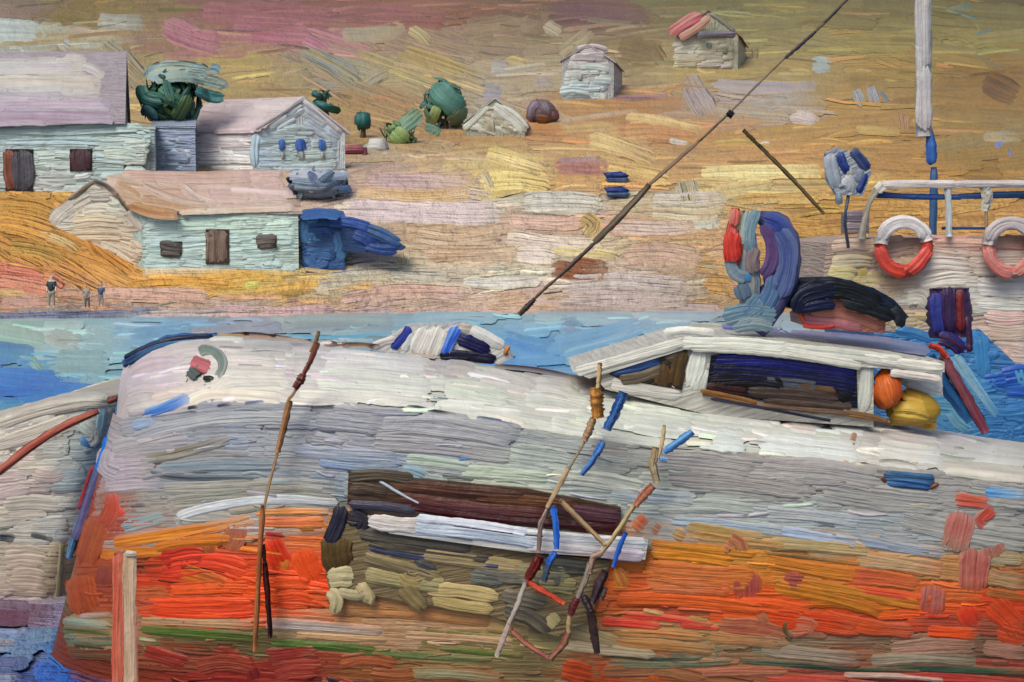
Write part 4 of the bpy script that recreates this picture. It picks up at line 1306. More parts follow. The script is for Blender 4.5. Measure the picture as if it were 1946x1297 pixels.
rope('rung', [(12, '#b43c20', '#cc5c3c', '1002,1106 1035,1125 1072,1148')], LY - .02, lad)
rope('rung', [(12, '#8c4c48', '#c07c60', '970,1198 1000,1225 1040,1250')], LY - .02, lad)
for segs in ([(26, '#18407c', '#4478ac', '1186,746 1172,780 1154,818')], [(16, '#1c4c94', '#4478b0', '1146,840 1138,856 1130,866'), (10, '#24589c', '#4c80b0', '1134,862 1120,884 1104,902')],
             [(16, '#2460a4', '#5c94c0', '1316,820 1290,840 1262,860')], [(12, '#2c60a8', '#7ca4c4', '1254,872 1268,874')],
             [(16, '#1c54ac', '#3474c4', '1052,962 1056,1000 1058,1044'), (14, '#1c50a0', '#3c74b4', '1056,1050 1048,1062 1042,1074'), (12, '#1c1820', '#4c5c74', '1042,1074 1038,1090 1034,1106')],
             [(10, '#1c50a4', '#2c64b0', '1190,1012 1176,1045 1166,1078')],
             [(18, '#28181c', '#443034', '1152,1086 1138,1115 1126,1146'), (14, '#38302c', '#5c504c', '1150,1118 1142,1140')],
             [(20, '#2c1c20', '#5c4c4c', '1108,1132 1118,1150 1122,1160'), (18, '#241418', '#4c3834', '1120,1160 1128,1200 1134,1242')]):
    rope('float', segs, LY - .05, lad)

fl = thing('fishing_rod', at(485, 1240, 10.75), 'thin brown rod with dark red wrapping leaning upright against the bow side', 'fishing rod')
rope('rod_shaft', [(8, '#7c5c34', '#94704c', '606,630 598,655 590,670'), (7, '#8c6c48', '#9c7c54', '566,736 545,770 530,850 510,930 494,1010'),
                   (14, '#94683c', '#a07448', '552,762 540,810 528,860'), (11, '#8c5428', '#a4683c', '500,960 494,1050 490,1130 484,1238')], 10.93, fl)
rope('grip', [(15, '#5c2c20', '#8c5444', '604,652 590,685 576,712'), (20, '#54201c', '#7c4c44', '576,712 570,725 560,738')], 10.92, fl)
tag(rope('dark_rope', [(10, '#3c1c10', '#28100c', '500,1035 503,1070'), (14, '#200c0c', '#481c18', '503,1070 508,1130 514,1212')], 10.95), 'short black rope end hanging on the red hull beside the upright rod', 'rope')
tag(rope('boat_pole', [(13, '#3c2c28', '#5c4840', '986,598 1016,568'), (8, '#4c3c2c', '#6c5438', '1016,568 1040,545 1064,525'), (8, '#40302c', '#5c4c44', '1060,528 1100,490 1130,462'),
                       (12, '#706450', '#544438', '1130,462 1180,412 1235,352'), (9, '#6c5444', '#8c745c', '1235,352 1285,308 1330,268'), (7, '#4c4034', '#8c7c60', '1330,268 1385,216'),
                       (13, '#1c1820', '#2c2828', '1382,214 1392,222'), (5, '#54483c', '#7c6c58', '1385,216 1440,160 1494,108'), (9, '#3c3444', '#544c54', '1492,110 1520,86 1550,60'),
                       (5, '#54483c', '#6c6048', '1550,60 1568,44'), (8, '#3c2c30', '#544448', '1566,44 1588,22 1616,-6'), (6, '#3c2c30', '#544448', '1616,-6 1680,-70')], 13.8),
    'long thin dark pole rising diagonally from the foredeck towards the upper right', 'pole')
tag(rope('short_pole', [(9, '#44381c', '#5c4c2c', '1412,248 1440,276'), (8, '#4c4024', '#6c5c38', '1440,276 1500,336 1566,408')], 15.5),
    'short dark olive pole slanting down to the right above the furled sail', 'pole')
mp_ = thing('mooring_post', at(238, 1297, 10.2), 'salmon and orange striped mooring post standing in front of the bow', 'post')
b = Builder()
b.tube([at(236, 1050, 10.2), at(238, 1150, 10.2), at(240, 1300, 10.2), at(242, 1480, 10.2)], [.07, .078, .085, .09], '#a8745c', '#a84c34', wob=.05, seg=20)
ps = Solid(lambda X, Y, Z: .08 - np.hypot(X - at(238, 1150, 10.2)[0], Y - 10.2), 9.9, 10.4, 30, .005)
strokes(b, Facing(10.115), """
24 #b05038 #b87058 | 226,1050 226,1140 224,1220 226,1320
28 #ac9070 #c0a488 | 246,1046 244,1130 246,1200 246,1320
12 #a46048 #b88068 | 256,1150 256,1220 258,1310
8 #a04028 #b85840 | 232,1080 234,1180 234,1300
""", 3)
b.build('post_shaft', 'near', mp_)
b = Builder(); strokes(b, Facing(10.1), "12 #a89c84 #b8ac98 | 236,1052 262,1054", 4); b.build('post_cap', 'near', mp_)
ob = thing('oar', at(1870, 828, 12.2), 'dark red and blue oar leaning down from the canopy towards the white deck', 'oar')
rope('oar_shaft', [(24, '#6c2c40', '#7c4450', '1790,678 1830,745 1872,822')], 12.2, ob)
rope('oar_edge', [(22, '#1c4c7c', '#246090', '1766,678 1800,740 1846,800')], 12.22, ob)
rope('oar_handle', [(16, '#a82c1c', '#b8442c', '1766,656 1784,664 1800,680')], 12.18, ob)
bun = thing('rolled_tarp', at(1805, 690, 15.6), 'dark purple and blue rolled tarpaulin standing upright by the pink boat', 'tarpaulin')
b = Builder(); BY = 15.6
b.tube([at(x, y, BY) for x, y in pts('1804,548 1804,590 1806,640')], [.2, .24, .22], '#2c1c50', '#481c38', wob=.06, seg=16)
strokes(b, Facing(BY - .25), """
26 #1c2470 #2c3480 | 1778,556 1780,600 1786,636
30 #2c1444 #381c4c | 1802,544 1802,590 1806,634
18 #5c1c28 #701c24 | 1824,548 1824,590 1826,630
12 #301444 #481c3c | 1838,600 1842,640 1842,672
30 #241c60 #3c1c3c | 1780,640 1810,650 1834,672
""", 5)
b.build('tarp_roll', 'mid', bun)

# ================================================================== pale boat moored at left
LB = Hull(15.6, 1.3, (222, 756), (128, 1150), .01, pts('-900,900 -100,812 0,792 130,758 222,752'), pts('-900,880 -100,800 0,786 130,754 222,750'), 6)
# mirrored: this boat's stem is its right end, so build it by its own solid
LY0 = 14.3
def lf(X, Y, Z):
    sx = np.interp(Z, [at(140, 1150, 14.3)[2], at(250, 756, 14.3)[2]], [at(140, 1150, 14.3)[0], at(250, 756, 14.3)[0]])
    d = sx - X
    u = np.clip(d / .4, 0, 1)
    b_ = np.where(d < 0, d, 1.25 * (1 - (1 - u) ** 2) ** .35)
    sh = np.interp(X, LSX, LSZ)
    return np.minimum(b_ - np.abs(Y - 15.5), sh - Z)
P_ = np.array([at(x, y, 14.4) for x, y in pts('-900,930 -100,830 0,796 60,775 130,758 225,750')]); LSX, LSZ = P_[:, 0], P_[:, 2]
LS = Solid(lf, 13.8, 17, 60, .01)
lboat = thing('moored_boat', (-7, 15.5, 0), 'pale cream boat moored at the left behind the orange hull', 'boat')
b = Builder()
V = []
for i in range(31):
    row = []
    for j in range(9):
        zt = 0
        f = j / 8
        zs = np.interp(-11 + 0 * i, LSX, LSZ)
        Z = -.4 + 2.6 * f
        sx = np.interp(Z, [at(140, 1150, 14.3)[2], at(250, 756, 14.3)[2]], [at(140, 1150, 14.3)[0], at(250, 756, 14.3)[0]])
        X = sx - 9 * (i / 30) ** 2.2
        zs = float(np.interp(X, LSX, LSZ)); Z = -.4 + (zs + .4) * f
        u = min(1, max(0, (sx - X) / .4)); hb = 1.25 * (1 - (1 - u) ** 2) ** .35
        row.append((X, hb, Z))
    V.append(row)
V = np.array(V)
LBF = field("""
780|0:#c4bca8 100:#bcb8ac 200:#a8aca4
830|0:#c4bcac 100:#a8a8a0 170:#a8b0a8 200:#7ca0b0
880|0:#c4b8ac 90:#c0b8a8 150:#94a4a8 180:#7c9cb0
930|0:#b4a0a0 70:#b8a8a0 130:#a8a8a4 165:#8ca0a8
980|0:#c4bca4 70:#c4bcac 130:#a8a8a4
1010|0:#a8a498 70:#a8a498 120:#98a0a8
1050|0:#a89c88 60:#a49888 110:#a09070
1110|0:#a49488 60:#a89888 110:#9c8c70
1150|0:#98889c 60:#a89490 110:#a09080
""")  # blue-grey right end paints in the shading beside the bow
for sg in (-1, 1):
    Q = V.copy(); Q[..., 1] = 15.5 + sg * (V[..., 1] - .012)
    idx = np.arange(Q.shape[0] * Q.shape[1]).reshape(Q.shape[:2])
    F = np.stack([idx[:-1, :-1], idx[:-1, 1:], idx[1:, 1:], idx[1:, :-1]], -1).reshape(-1, 4)
    C_ = pigment_and_shade(Q * [1, 0, 1] + [0, 14.3, 0], LBF); b.raw(Q.reshape(-1, 3), F, C_, C_ * .85, Q.reshape(-1, 3)[:, [0, 2]] * 180)
b.fill(LS, pts('-40,810 0,794 130,757 222,750 218,800 190,880 140,1000 125,1080 110,1190 -40,1190'), LBF, (18, 34), (60, 130), lambda x, y: -12 if y < 850 else (-4 if y < 1000 else 0), 3.0, 2.2, 3)
strokes(b, LS, """
34 #b4ac9e #a8a498 4 | -20,808 60,782 150,762 210,762
34 #b0a89c #bcb4a4 4 | -20,850 60,826 140,800
30 #a8b0a8 #98a8a8 4 | 150,800 180,830 160,850
24 #1c68a8 #3c7ca8 3 | 150,836 180,842 196,838
22 #7098ac #8cb0bc 3.6 | 195,770 190,810 180,840
30 #b8a8a0 #c0b0a4 4 | 60,900 100,905 130,895
30 #b4ac9c #c0b8a8 4 | 0,960 60,955 120,960
20 #344048 #2c343c 3.6 | -10,1020 20,1022 36,1026
16 #343c40 #44504c 3.6 | 54,1014 80,1020 106,1026
44 #a49484 #b0a090 3.6 | 0,1060 50,1056 100,1064
44 #a09080 #ac9c8c 3.6 | 10,1100 60,1100 100,1108
12 #a09468 #8c8460 3.6 | 116,1030 112,1090 106,1150
""")
b.build('hull', 'near', lboat)
b = Builder()
V2 = []
for i in range(25):
    X = float(at(248, 756, 14.3)[0]) - 9 * (i / 24) ** 1.6
    u = min(1, (float(at(250, 756, 14.3)[0]) - X) / .4); u = max(u, 0); hb = 1.25 * (1 - (1 - u) ** 2) ** .35
    zs = float(np.interp(X, LSX, LSZ)) - .02
    V2.append([(X, 15.5 - hb, zs), (X, 15.5, zs + .03), (X, 15.5 + hb, zs)])
V2 = np.array(V2); idx = np.arange(75).reshape(25, 3)
F = np.stack([idx[:-1, :-1], idx[:-1, 1:], idx[1:, 1:], idx[1:, :-1]], -1).reshape(-1, 4)
b.raw(V2.reshape(-1, 3), F, lin('#a8a498'), lin('#989080'), V2.reshape(-1, 3)[:, :2] * 180)
b.build('deck', 'near', lboat)
tag(rope('bow_rope', [(18, '#8c4030', '#a4604c', '-60,935 0,895 60,850 120,812 186,782'), (16, '#6c3424', '#84402c', '206,764 222,758')], 13.9),
    'reddish brown rope stretched up across the pale moored boat', 'rope')

# ================================================================== pink and blue boat at right
rboat = thing('ferry_boat', (8, 19.5, 0), 'pale pink boat with blue hull, railing and life rings at the right edge', 'boat')
RY = 18.0
b = Builder()
b.prism([at(x, y, RY) for x, y in pts('1572,462 1640,452 2300,452 2300,700 1700,660 1560,560')], (0, 2.6, 0), '#b09888', '#a08878')
RBF = field("""
460|1600:#b8a48c 1700:#b8a090 1800:#b4887c 1900:#a88478
490|1600:#b8a084 1700:#b8a484 1800:#b4a090 1900:#b0a094
530|1580:#b8a468 1650:#bcae78 1700:#ac8c74 1800:#b4aca0 1900:#b0aca8
570|1680:#a89488 1740:#b4b0a4 1850:#aca8a0 1930:#a8a49e
610|1750:#a89878 1860:#b0a08c 1930:#b49c90
660|1860:#ac9088 1930:#b09c90
""")
RFs = Facing(RY - .004)
b.tint = 1.16
b.fill(RFs, pts('1568,466 1640,452 1990,452 1990,720 1880,700 1780,650 1700,620 1580,545 1556,530'), RBF, (20, 38), (60, 150), 1, 2.8, 2.2, 3)
strokes(b, RFs, """
26 #b89c8c #c8b094 4 | 1578,470 1620,466 1660,470
26 #b8a888 #c4b494 4 | 1580,500 1630,496 1660,500
36 #bcb078 #c8bc84 4.4 | 1572,524 1600,520 1630,524
20 #a08c34 #b09c48 4 | 1636,510 1644,528
30 #c0b8ac #b4a8a0 4.4 | 1730,514 1780,500 1850,506
30 #b8b0a4 #c0b8ac 4.4 | 1740,544 1800,530 1850,530
34 #b0aca8 #bcb4ac 4.4 | 1850,546 1900,550 1960,552
24 #b0b0a8 #bcb8b0 4.4 | 1850,576 1900,580 1960,584
34 #b4b0a0 #bcb4a8 4.4 | 1716,570 1750,566 1760,590
20 #b48878 #b89c8c 4 | 1770,462 1860,464 1960,468
30 #b49488 #b8a498 4.4 | 1868,600 1910,606 1960,602
34 #ac9484 #b8a490 4.4 | 1870,630 1920,634 1960,630
44 #b08c80 #bca090 4.4 | 1895,660 1915,690
16 #a49468 #b8a474 4 | 1730,600 1780,604
""")
b.build('superstructure', 'mid', rboat)
b = Builder()
b.prism([at(x, y, RY - .15) for x, y in pts('1660,628 1790,640 1862,626 1886,650 1940,700 2300,700 2300,1150 1700,1100')], (0, 2.9, 0), '#2c6498', '#3c78a8')
RHs = Facing(RY - .155)
RHF = field("""
650|1700:#2c70a8 1850:#3474a8 1946:#2c70a8
720|1800:#3c7ca4 1860:#3c80b0 1920:#1c54a4
770|1830:#4c84a0 1900:#2c6ca4
820|1850:#3c7ca4 1920:#2c6ca0
""")
b.fill(RHs, pts('1670,632 1790,642 1862,628 1886,655 1930,705 1990,705 1990,900 1760,850'), RHF, (18, 32), (50, 110), 2, 2.8, 2.6, 10)
strokes(b, RHs, """
24 #5c94b0 #84a8b4 | 1806,668 1850,730 1900,800
30 #3078b0 #3c84b4 | 1862,630 1866,680 1868,720
34 #1c50a4 #2c5cac | 1900,716 1930,710 1960,706
26 #1848a0 #2460ac | 1910,742 1960,744
22 #4c90b8 #3c80ac | 1930,690 1946,740
30 #5488a0 #6c98a8 | 1800,770 1820,800 1850,820
24 #2c6ca0 #3878a8 | 1880,780 1920,784 1960,780
24 #3474a4 #2868a0 | 1700,630 1740,636 1780,650
""")
b.build('hull', 'mid', rboat)
rb2 = Builder()
for p0, p1 in (('1672,352', '2250,348'),):
    rb2.tube([at(*pts(p0)[0], RY - .1), at(1810, 351, RY - .1), at(*pts(p1)[0], RY - .1)], .045, '#b0a8a4', '#c0bcb4', wob=.15)
rb2.tube([at(1672, 354, RY - .1), at(1655, 380, RY - .1), at(1645, 410, RY - .1), at(1637, 455, RY - .1)], [.05, .03, .028, .045], '#b0a898', '#8c8470', wob=.15)
strokes(rb2, Facing(RY - .14), "16 #b8b0ac #c8c0b8 | 1672,352 1740,350 1820,351\n14 #aca4a4 #b8b4b0 | 1810,351 1880,350 1970,350\n20 #b8b4a8 #c8c4b8 | 1680,350 1666,364", 4)
rb2.build('railing', 'mid', rboat)
b = Builder(); b.tube([at(1666, 372, RY - .02), at(1800, 374, RY - .02), at(2250, 368, RY - .02)], .035, '#1c4480', '#2c5480'); strokes(b, Facing(RY - .05), "11 #1c4484 #2c548c | 1668,370 1740,374 1830,375\n11 #244c80 #3c5c74 | 1820,374 1900,370 1970,368", 3); b.build('rail_stripe', 'mid', rboat)
b = Builder(); b.tube([at(1790, 434, RY), at(1870, 434, RY), at(2200, 434, RY)], .02, '#24447c', '#2c4c70'); b.build('rail_stripe', 'mid', rboat)
b = Builder(); b.tube([at(1801, 356, RY - .1), at(1803, 400, RY - .1), at(1804, 450, RY - .1)], .04, '#98a4ac', '#b4b8b8', wob=.15); b.build('railing_post', 'mid', rboat)
b = Builder(); b.tube([at(1870, 350, RY - .1), at(1876, 376, RY - .1), at(1872, 402, RY - .1)], [.045, .04, .03], '#a8a498', '#b8b4ac', wob=.3)
b.tube([at(1884, 366, RY - .12), at(1874, 386, RY - .12)], .03, '#98948c', '#b4aca4', wob=.3); b.tube([at(1874, 400, RY - .1), at(1875, 452, RY - .1)], .02, '#a08c70'); b.build('railing_post', 'mid', rboat)
def ring(cx, cy, top, red, label):
    r = thing('life_ring', at(cx, cy, RY - .2), label, 'life ring', 'life rings on the pink boat')
    def arc(a0, a1, rr=44, n=12): return [at(cx + rr * math.cos(math.radians(a)), cy + rr * 1.08 * math.sin(math.radians(a)), RY - .16) for a in np.linspace(a0, a1, n)]
    b = Builder(); b.tube(arc(-175, -12), .08, top[0], top[1], wob=.14, seg=14)
    sa = ' '.join('%g,%g' % (cx + 46 * math.cos(math.radians(a)), cy + 46 * math.sin(math.radians(a))) for a in np.linspace(-165, -15, 8))
    strokes(b, Facing(RY - .25), "26 %s %s | %s" % (top[0], top[1], sa), 4); b.build('white_band', 'mid', r)
    b = Builder(); b.tube(arc(-12, 185), .078, red[0], red[1], wob=.14, seg=14)
    s1 = ' '.join('%g,%g' % (cx + 46 * math.cos(math.radians(a)), cy + 50 * math.sin(math.radians(a))) for a in np.linspace(85, 182, 6))
    strokes(b, Facing(RY - .25), "24 %s %s | %s\n24 %s %s | %g,%g %g,%g %g,%g" % (red[0], red[1], s1, red[1], red[0], cx + 8, cy + 52, cx + 28, cy + 32, cx + 50, cy + 2), 4); b.build('red_band', 'mid', r)
ring(1718, 468, ('#b4b4b4', '#ccc4c4'), ('#c03c20', '#c84c44'), 'red and white life ring below the railing corner, left of the railing post')
ring(1922, 470, ('#a4a0a0', '#b4a8a4'), ('#b8685c', '#c08880'), 'faded red and grey life ring cut by the right edge of the picture')

mast = thing('mast', at(1758, 330, RY + 1), 'tall pale grey mast with blue foot rising out of the top of the picture', 'mast')
MY = RY + .6
b = Builder(); b.tube([at(1756, 260, MY), at(1756, 120, MY), at(1754, -80, MY), at(1752, -500, MY)], [.1, .105, .115, .1], '#a8a4a4', '#989490', wob=.06, seg=16, step=.12)
strokes(b, Facing(MY - .12), """
28 #b0a8a8 #a4a4a4 | 1758,250 1757,190 1755,120
30 #a8a8a8 #b4a8a4 | 1755,130 1754,60 1753,-20
14 #b8b4b4 #a09c9c | 1746,240 1748,160 1746,80
""", 4, .6)
b.build('mast_tube', 'mid', mast)
b = Builder(); b.tube([at(1766, 246, MY), at(1770, 275, MY), at(1771, 305, MY), at(1773, 312, MY)], [.035, .07, .07, .04], '#1c4c94', '#3468a8'); b.tube([at(1774, 318, MY), at(1774, 345, MY), at(1772, 452, MY)], [.035, .05, .05], '#24508c', '#4c6c80'); b.build('mast_foot', 'mid', mast)
# pennant of grey and blue cloth
fy_ = 17.0
b = Builder()
b.prism([at(x, y, fy_) for x, y in pts('1570,290 1590,280 1650,300 1656,330 1640,372 1590,370 1572,340')], (0, .12, 0), '#8c94a0', '#7c8490')
b.tube([at(1612, 372, fy_ + .06), at(1606, 420, fy_ + .06), at(1612, 470, fy_ + .6)], .02, '#44546c', '#6c7078')
strokes(b, Facing(fy_ - .004), """
26 #9098a8 #84909c | 1576,290 1580,320 1592,360
34 #9ca0a8 #8c94a0 | 1600,340 1612,352 1606,362
17 #142c6c #1c3c7c | 1594,288 1604,316 1616,330
20 #182c68 #4c5c74 | 1618,284 1636,304 1650,326
13 #142c70 #24407c | 1646,330 1638,350 1630,368
14 #5c7088 #74808c | 1636,318 1630,350
14 #a0a090 #98a0a4 | 1610,318 1618,336
14 #5c7890 #7c8078 | 1594,366 1594,392
""", 4.5)
tag(b.build('pennant', 'mid'), 'grey and navy blue pennant hanging between the short pole and the mast', 'pennant')
b = Builder()
b.tube([at(1602, 410, RY + .1), at(1640, 430, RY + .1), at(1600, 440, RY + .1)], .1, '#7c6c78', '#6c6070')
b2 = Builder(); b2.box(at(1625, 424, RY + .4), .16, .1, .14, '#7c6c78', '#6c6070')
strokes(b2, Facing(RY + .295), "22 #807080 #746874 | 1600,412 1650,412\n22 #786c78 #8c7c84 | 1602,434 1652,434", 4)
tag(b2.build('deck_box', 'mid'), 'small mauve box at the left end of the railing', 'box')

# ================================================================== houses
def house(name, f, g, w, eave, ridge, label, cat='house', walls='#a4b0ac', roofc='#9c8f94', over=.25, gable_over=.15, z0=None):
    """f front corner (px,py,Y of its base); g other corner of the gable; w far end of the long wall; eave, ridge heights above f's base"""
    f, g, w = [at(*p) for p in (f, g, w)]
    base = min(f[2], g[2], w[2]) - 1.2; top = f[2] + eave; rz = f[2] + ridge
    F0 = np.array([f[0], f[1]]); G = np.array([g[0], g[1]]); Wv = np.array([w[0], w[1]]) - F0
    c = lambda p, z: np.array([p[0], p[1], z])
    t = thing(name, c(F0, f[2]), label, cat)
    b = Builder()
    M = (F0 + G) / 2
    gab = [c(F0, base), c(F0, top), c(M, rz), c(G, top), c(G, base)]
    b.prism(gab, (Wv[0], Wv[1], 0), walls, col(walls) * .9, 60.)
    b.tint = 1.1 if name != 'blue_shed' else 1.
    b2 = Builder()
    u = (G - F0) / np.linalg.norm(G - F0); wn_ = Wv / np.linalg.norm(Wv)
    sl = (rz - top) / (np.linalg.norm(G - F0) / 2)
    for A, sg in ((F0, -1), (G, 1)):
        E = A + u * sg * over
        p = [c(E - wn_ * gable_over, top - sl * over + .03), c(M - wn_ * gable_over, rz + .03), c(M - wn_ * gable_over, rz + .17), c(E - wn_ * gable_over, top - sl * over + .17)]
        L = np.linalg.norm(Wv) + 2 * gable_over
        b2.prism(p, (wn_[0] * L, wn_[1] * L, 0), roofc, col(roofc) * .88, 60.)
    E = F0 - u * over
    S = dict(gable=Plane(c(F0, base) - np.append(wn_, 0) * .01, c(G, base) - np.append(wn_, 0) * .01, c(M, rz) - np.append(wn_, 0) * .01),
             long=Plane(c(F0, base), c(F0 + Wv, base), c(F0, top)),
             roof=Plane(c(E, top - sl * over + .175), c(M, rz + .175), c(M + Wv, rz + .175)), t=t, wall=b, roofb=b2)
    return S
def fin(S):
    S['wall'].build('wall', 'house', S['t']); S['roofb'].build('roof', 'house', S['t'])
def opening(S, kind, pl, txt, dark='#2c2428', size=None):
    b = Builder(); b.lift = 5
    strokes(b, S[pl], txt, 3.6)
    if size:
        x0, y0, x1, y1 = size
        P, N = S[pl].hit(np.array([x0, x1, x1, x0], float), np.array([y0, y0, y1, y1], float))
        n = N[0]; b.prism([p - n * .1 for p in P], n * .22, dark)
    b.build(kind, 'house', S['t'])

# long white house at upper left, two storeys of mauve roof
S = house('long_house', (236, 372, 70.5), (246, 352, 77), (-420, 372, 70.5), 3.75, 7.3, 'long pale house with mauve roof and two dark openings at upper left', walls='#9cb4b4', roofc='#968c94')
W_ = S['wall']; Rr = S['roofb']
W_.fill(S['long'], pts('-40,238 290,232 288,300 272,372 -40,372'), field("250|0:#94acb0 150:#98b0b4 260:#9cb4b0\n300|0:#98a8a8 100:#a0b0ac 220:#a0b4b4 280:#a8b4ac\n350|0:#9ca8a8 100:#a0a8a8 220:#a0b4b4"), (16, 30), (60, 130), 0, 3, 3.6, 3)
Rr.fill(S['roof'], pts('-40,112 160,108 200,140 205,180 222,190 226,232 -40,238'), field("120|0:#a09ca0 100:#a8a09e 180:#a8a29c\n160|0:#a4a4a4 100:#a8a8a2 180:#a89c94\n185|0:#a098a0 100:#9c949c\n220|0:#98889c 100:#948494 200:#98909c"), (16, 28), (80, 160), 0, 3.2, 3.6, 2)
strokes(Rr, S['roof'], """
20 #9c8ca0 #a898a4 4 | -20,200 100,200 215,202
22 #948498 #8c7484 4 | -20,222 100,222 222,226
26 #a8a4a4 #a09ca0 4 | -20,130 80,130 150,128
24 #a8a498 #b4aca4 4 | -20,156 80,156 190,160
18 #a0989e #b0a8a4 4 | 150,124 180,134 200,150
""")
strokes(W_, S['long'], """
20 #94b0b4 #a4bcbc 4 | -20,250 120,252 270,246
18 #9cb4b8 #88a4ac 4 | 0,270 120,270 200,272
30 #a0b4b0 #acb8ac 4 | 190,290 240,292 270,300
16 #b4c4cc #c0ccd0 4.4 | 140,338 160,336 175,330
12 #b4bcc0 #c0c4c8 4 | 62,360 90,362
""")
fin(S)
LHS = S
S = house('annex', (296, 366, 71), (300, 352, 75), (234, 366, 71), 3.1, 3.3, 'narrow pale annex with flat top joined to the right end of the long house', 'house', '#9cb0b0', '#a0b0ac', .05, .05)
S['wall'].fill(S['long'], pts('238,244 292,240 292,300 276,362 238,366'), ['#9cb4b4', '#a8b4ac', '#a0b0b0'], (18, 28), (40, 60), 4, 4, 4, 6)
strokes(S['wall'], S['long'], "24 #a8b8b4 #9cb0b0 4 | 230,320 262,318 288,310"); fin(S)
S = LHS
opening(S, 'door', 'long', "20 #643c34 #8c5038 | 18,284 18,330 24,362\n42 #3c3c48 #54505c | 42,283 46,330 44,368", '#2c2830', (12, 284, 64, 366))
opening(S, 'window', 'long', "38 #4c2c34 #48303c | 153,283 156,328", '#2c2028', (134, 284, 176, 326))
b = Builder()
# small lilac outbuilding between the two houses
S = house('lilac_shed', (292, 322, 73.5), (296, 312, 76), (372, 322, 73.5), 2.1, 2.5, 'small lilac blue shed squeezed between the long house and the gabled house', 'shed', '#8c9cb8', '#8c9cb4', .05, .05)
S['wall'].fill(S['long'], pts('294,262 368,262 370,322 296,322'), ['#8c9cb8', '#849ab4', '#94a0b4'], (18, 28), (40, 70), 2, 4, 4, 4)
fin(S)

# gabled house
S = house('gabled_house', (490, 330, 75.5), (656, 330, 77), (330, 330, 77.5), 2.2, 3.95, 'white gabled house with pinkish roof and three small blue windows', walls='#bcc4c8', roofc='#b8a8ac', over=.12, gable_over=.2)
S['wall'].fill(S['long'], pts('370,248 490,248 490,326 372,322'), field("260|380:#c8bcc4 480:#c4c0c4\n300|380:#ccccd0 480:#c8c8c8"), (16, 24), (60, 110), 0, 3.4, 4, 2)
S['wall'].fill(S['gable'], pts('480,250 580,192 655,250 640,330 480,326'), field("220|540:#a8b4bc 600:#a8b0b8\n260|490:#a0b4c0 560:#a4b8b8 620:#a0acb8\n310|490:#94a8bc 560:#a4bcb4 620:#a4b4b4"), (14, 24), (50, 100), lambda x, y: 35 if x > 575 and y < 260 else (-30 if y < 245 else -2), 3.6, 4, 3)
S['roofb'].fill(S['roof'], pts('372,192 570,188 500,246 480,252 372,250'), field("200|400:#b0a0a0 500:#b4a8a8\n230|400:#b09ca0 480:#b4a4a8"), (14, 22), (70, 120), -2, 3.6, 4, 3)
strokes(S['roofb'], Facing(75.0), """
9 #8c8890 #a8a4a8 4 | 580,184 540,212 484,246
9 #b4bcc0 #a0a8ac 4 | 576,190 610,220 650,254
""")
strokes(S['wall'], S['gable'], """
18 #94b4cc #a8bcc8 4.4 | 488,254 484,290 486,322
22 #a8bcc0 #9cb4c0 4 | 500,318 550,322 640,318
""")
fin(S)
for x, y, w in ((534, 276, 12), (569, 276, 20), (610, 276, 13)):
    opening(S, 'window', 'gable', "%d #2c54a4 #4c74b8 | %d,%d %d,%d\n%d #6c7880 #a0a4a4 | %d,%d %d,%d" % (w, x, y - 12, x + 2, y + 12, w * .6, x + 2, y + 12, x + 3, y + 28), '#3c5888', (x - w * .3, y - 8, x + w * .3, y + 8))

# front cottage
S = house('white_cottage', (272, 524, 63), (105, 500, 66.5), (568, 524, 63.2), 2.75, 4.1, 'low white cottage with sandy roof, brown door and two dark windows by the shore', walls='#a4b8b0', roofc='#b09c8c', over=.1, gable_over=.12)
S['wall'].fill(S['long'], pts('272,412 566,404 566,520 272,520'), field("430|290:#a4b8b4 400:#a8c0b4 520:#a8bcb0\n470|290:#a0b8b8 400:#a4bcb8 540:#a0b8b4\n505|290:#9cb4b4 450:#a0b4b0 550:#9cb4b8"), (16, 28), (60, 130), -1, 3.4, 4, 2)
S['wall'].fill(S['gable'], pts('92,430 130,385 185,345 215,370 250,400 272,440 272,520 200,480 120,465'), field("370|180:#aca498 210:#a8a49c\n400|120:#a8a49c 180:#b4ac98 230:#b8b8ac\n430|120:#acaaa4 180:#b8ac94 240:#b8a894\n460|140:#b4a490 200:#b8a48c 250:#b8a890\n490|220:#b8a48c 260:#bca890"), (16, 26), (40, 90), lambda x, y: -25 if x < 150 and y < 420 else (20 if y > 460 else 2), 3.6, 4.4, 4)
S['roofb'].fill(S['roof'], pts('190,338 540,322 566,398 420,408 290,412 252,398 215,365'), field("345|220:#b09c8c 400:#b09484 520:#b49890\n375|260:#a88c70 350:#ac9080 450:#b49c94 540:#b09890\n400|300:#a07c54 400:#ac9888 500:#b4a098"), (16, 28), (70, 150), lambda x, y: 12 if x < 320 else 1, 3.4, 4, 4)
strokes(S['roofb'], S['roof'], """
24 #ac8c7c #b89c90 4.2 | 230,335 380,338 480,334
20 #b09c90 #a8907c 4.2 | 260,350 330,380 400,392
20 #b4a094 #b89c98 4.2 | 340,352 380,380 420,392
16 #b8a4a4 #c0aca8 4.2 | 430,362 500,366 560,370
14 #8c5c2c #a47848 4 | 242,392 290,408 340,412
12 #b8a08c #c4b4a4 4.2 | 340,404 440,400 560,396
16 #9c8058 #a88c68 4 | 215,348 250,364 270,380
""")
strokes(S['roofb'], Facing(62.4), """
10 #343840 #5c5c64 4 | 176,342 206,356 226,376
8 #3c3838 #705c48 4 | 222,370 236,390 246,402
10 #6c6050 #54483c 4 | 182,342 150,366 128,380
""")
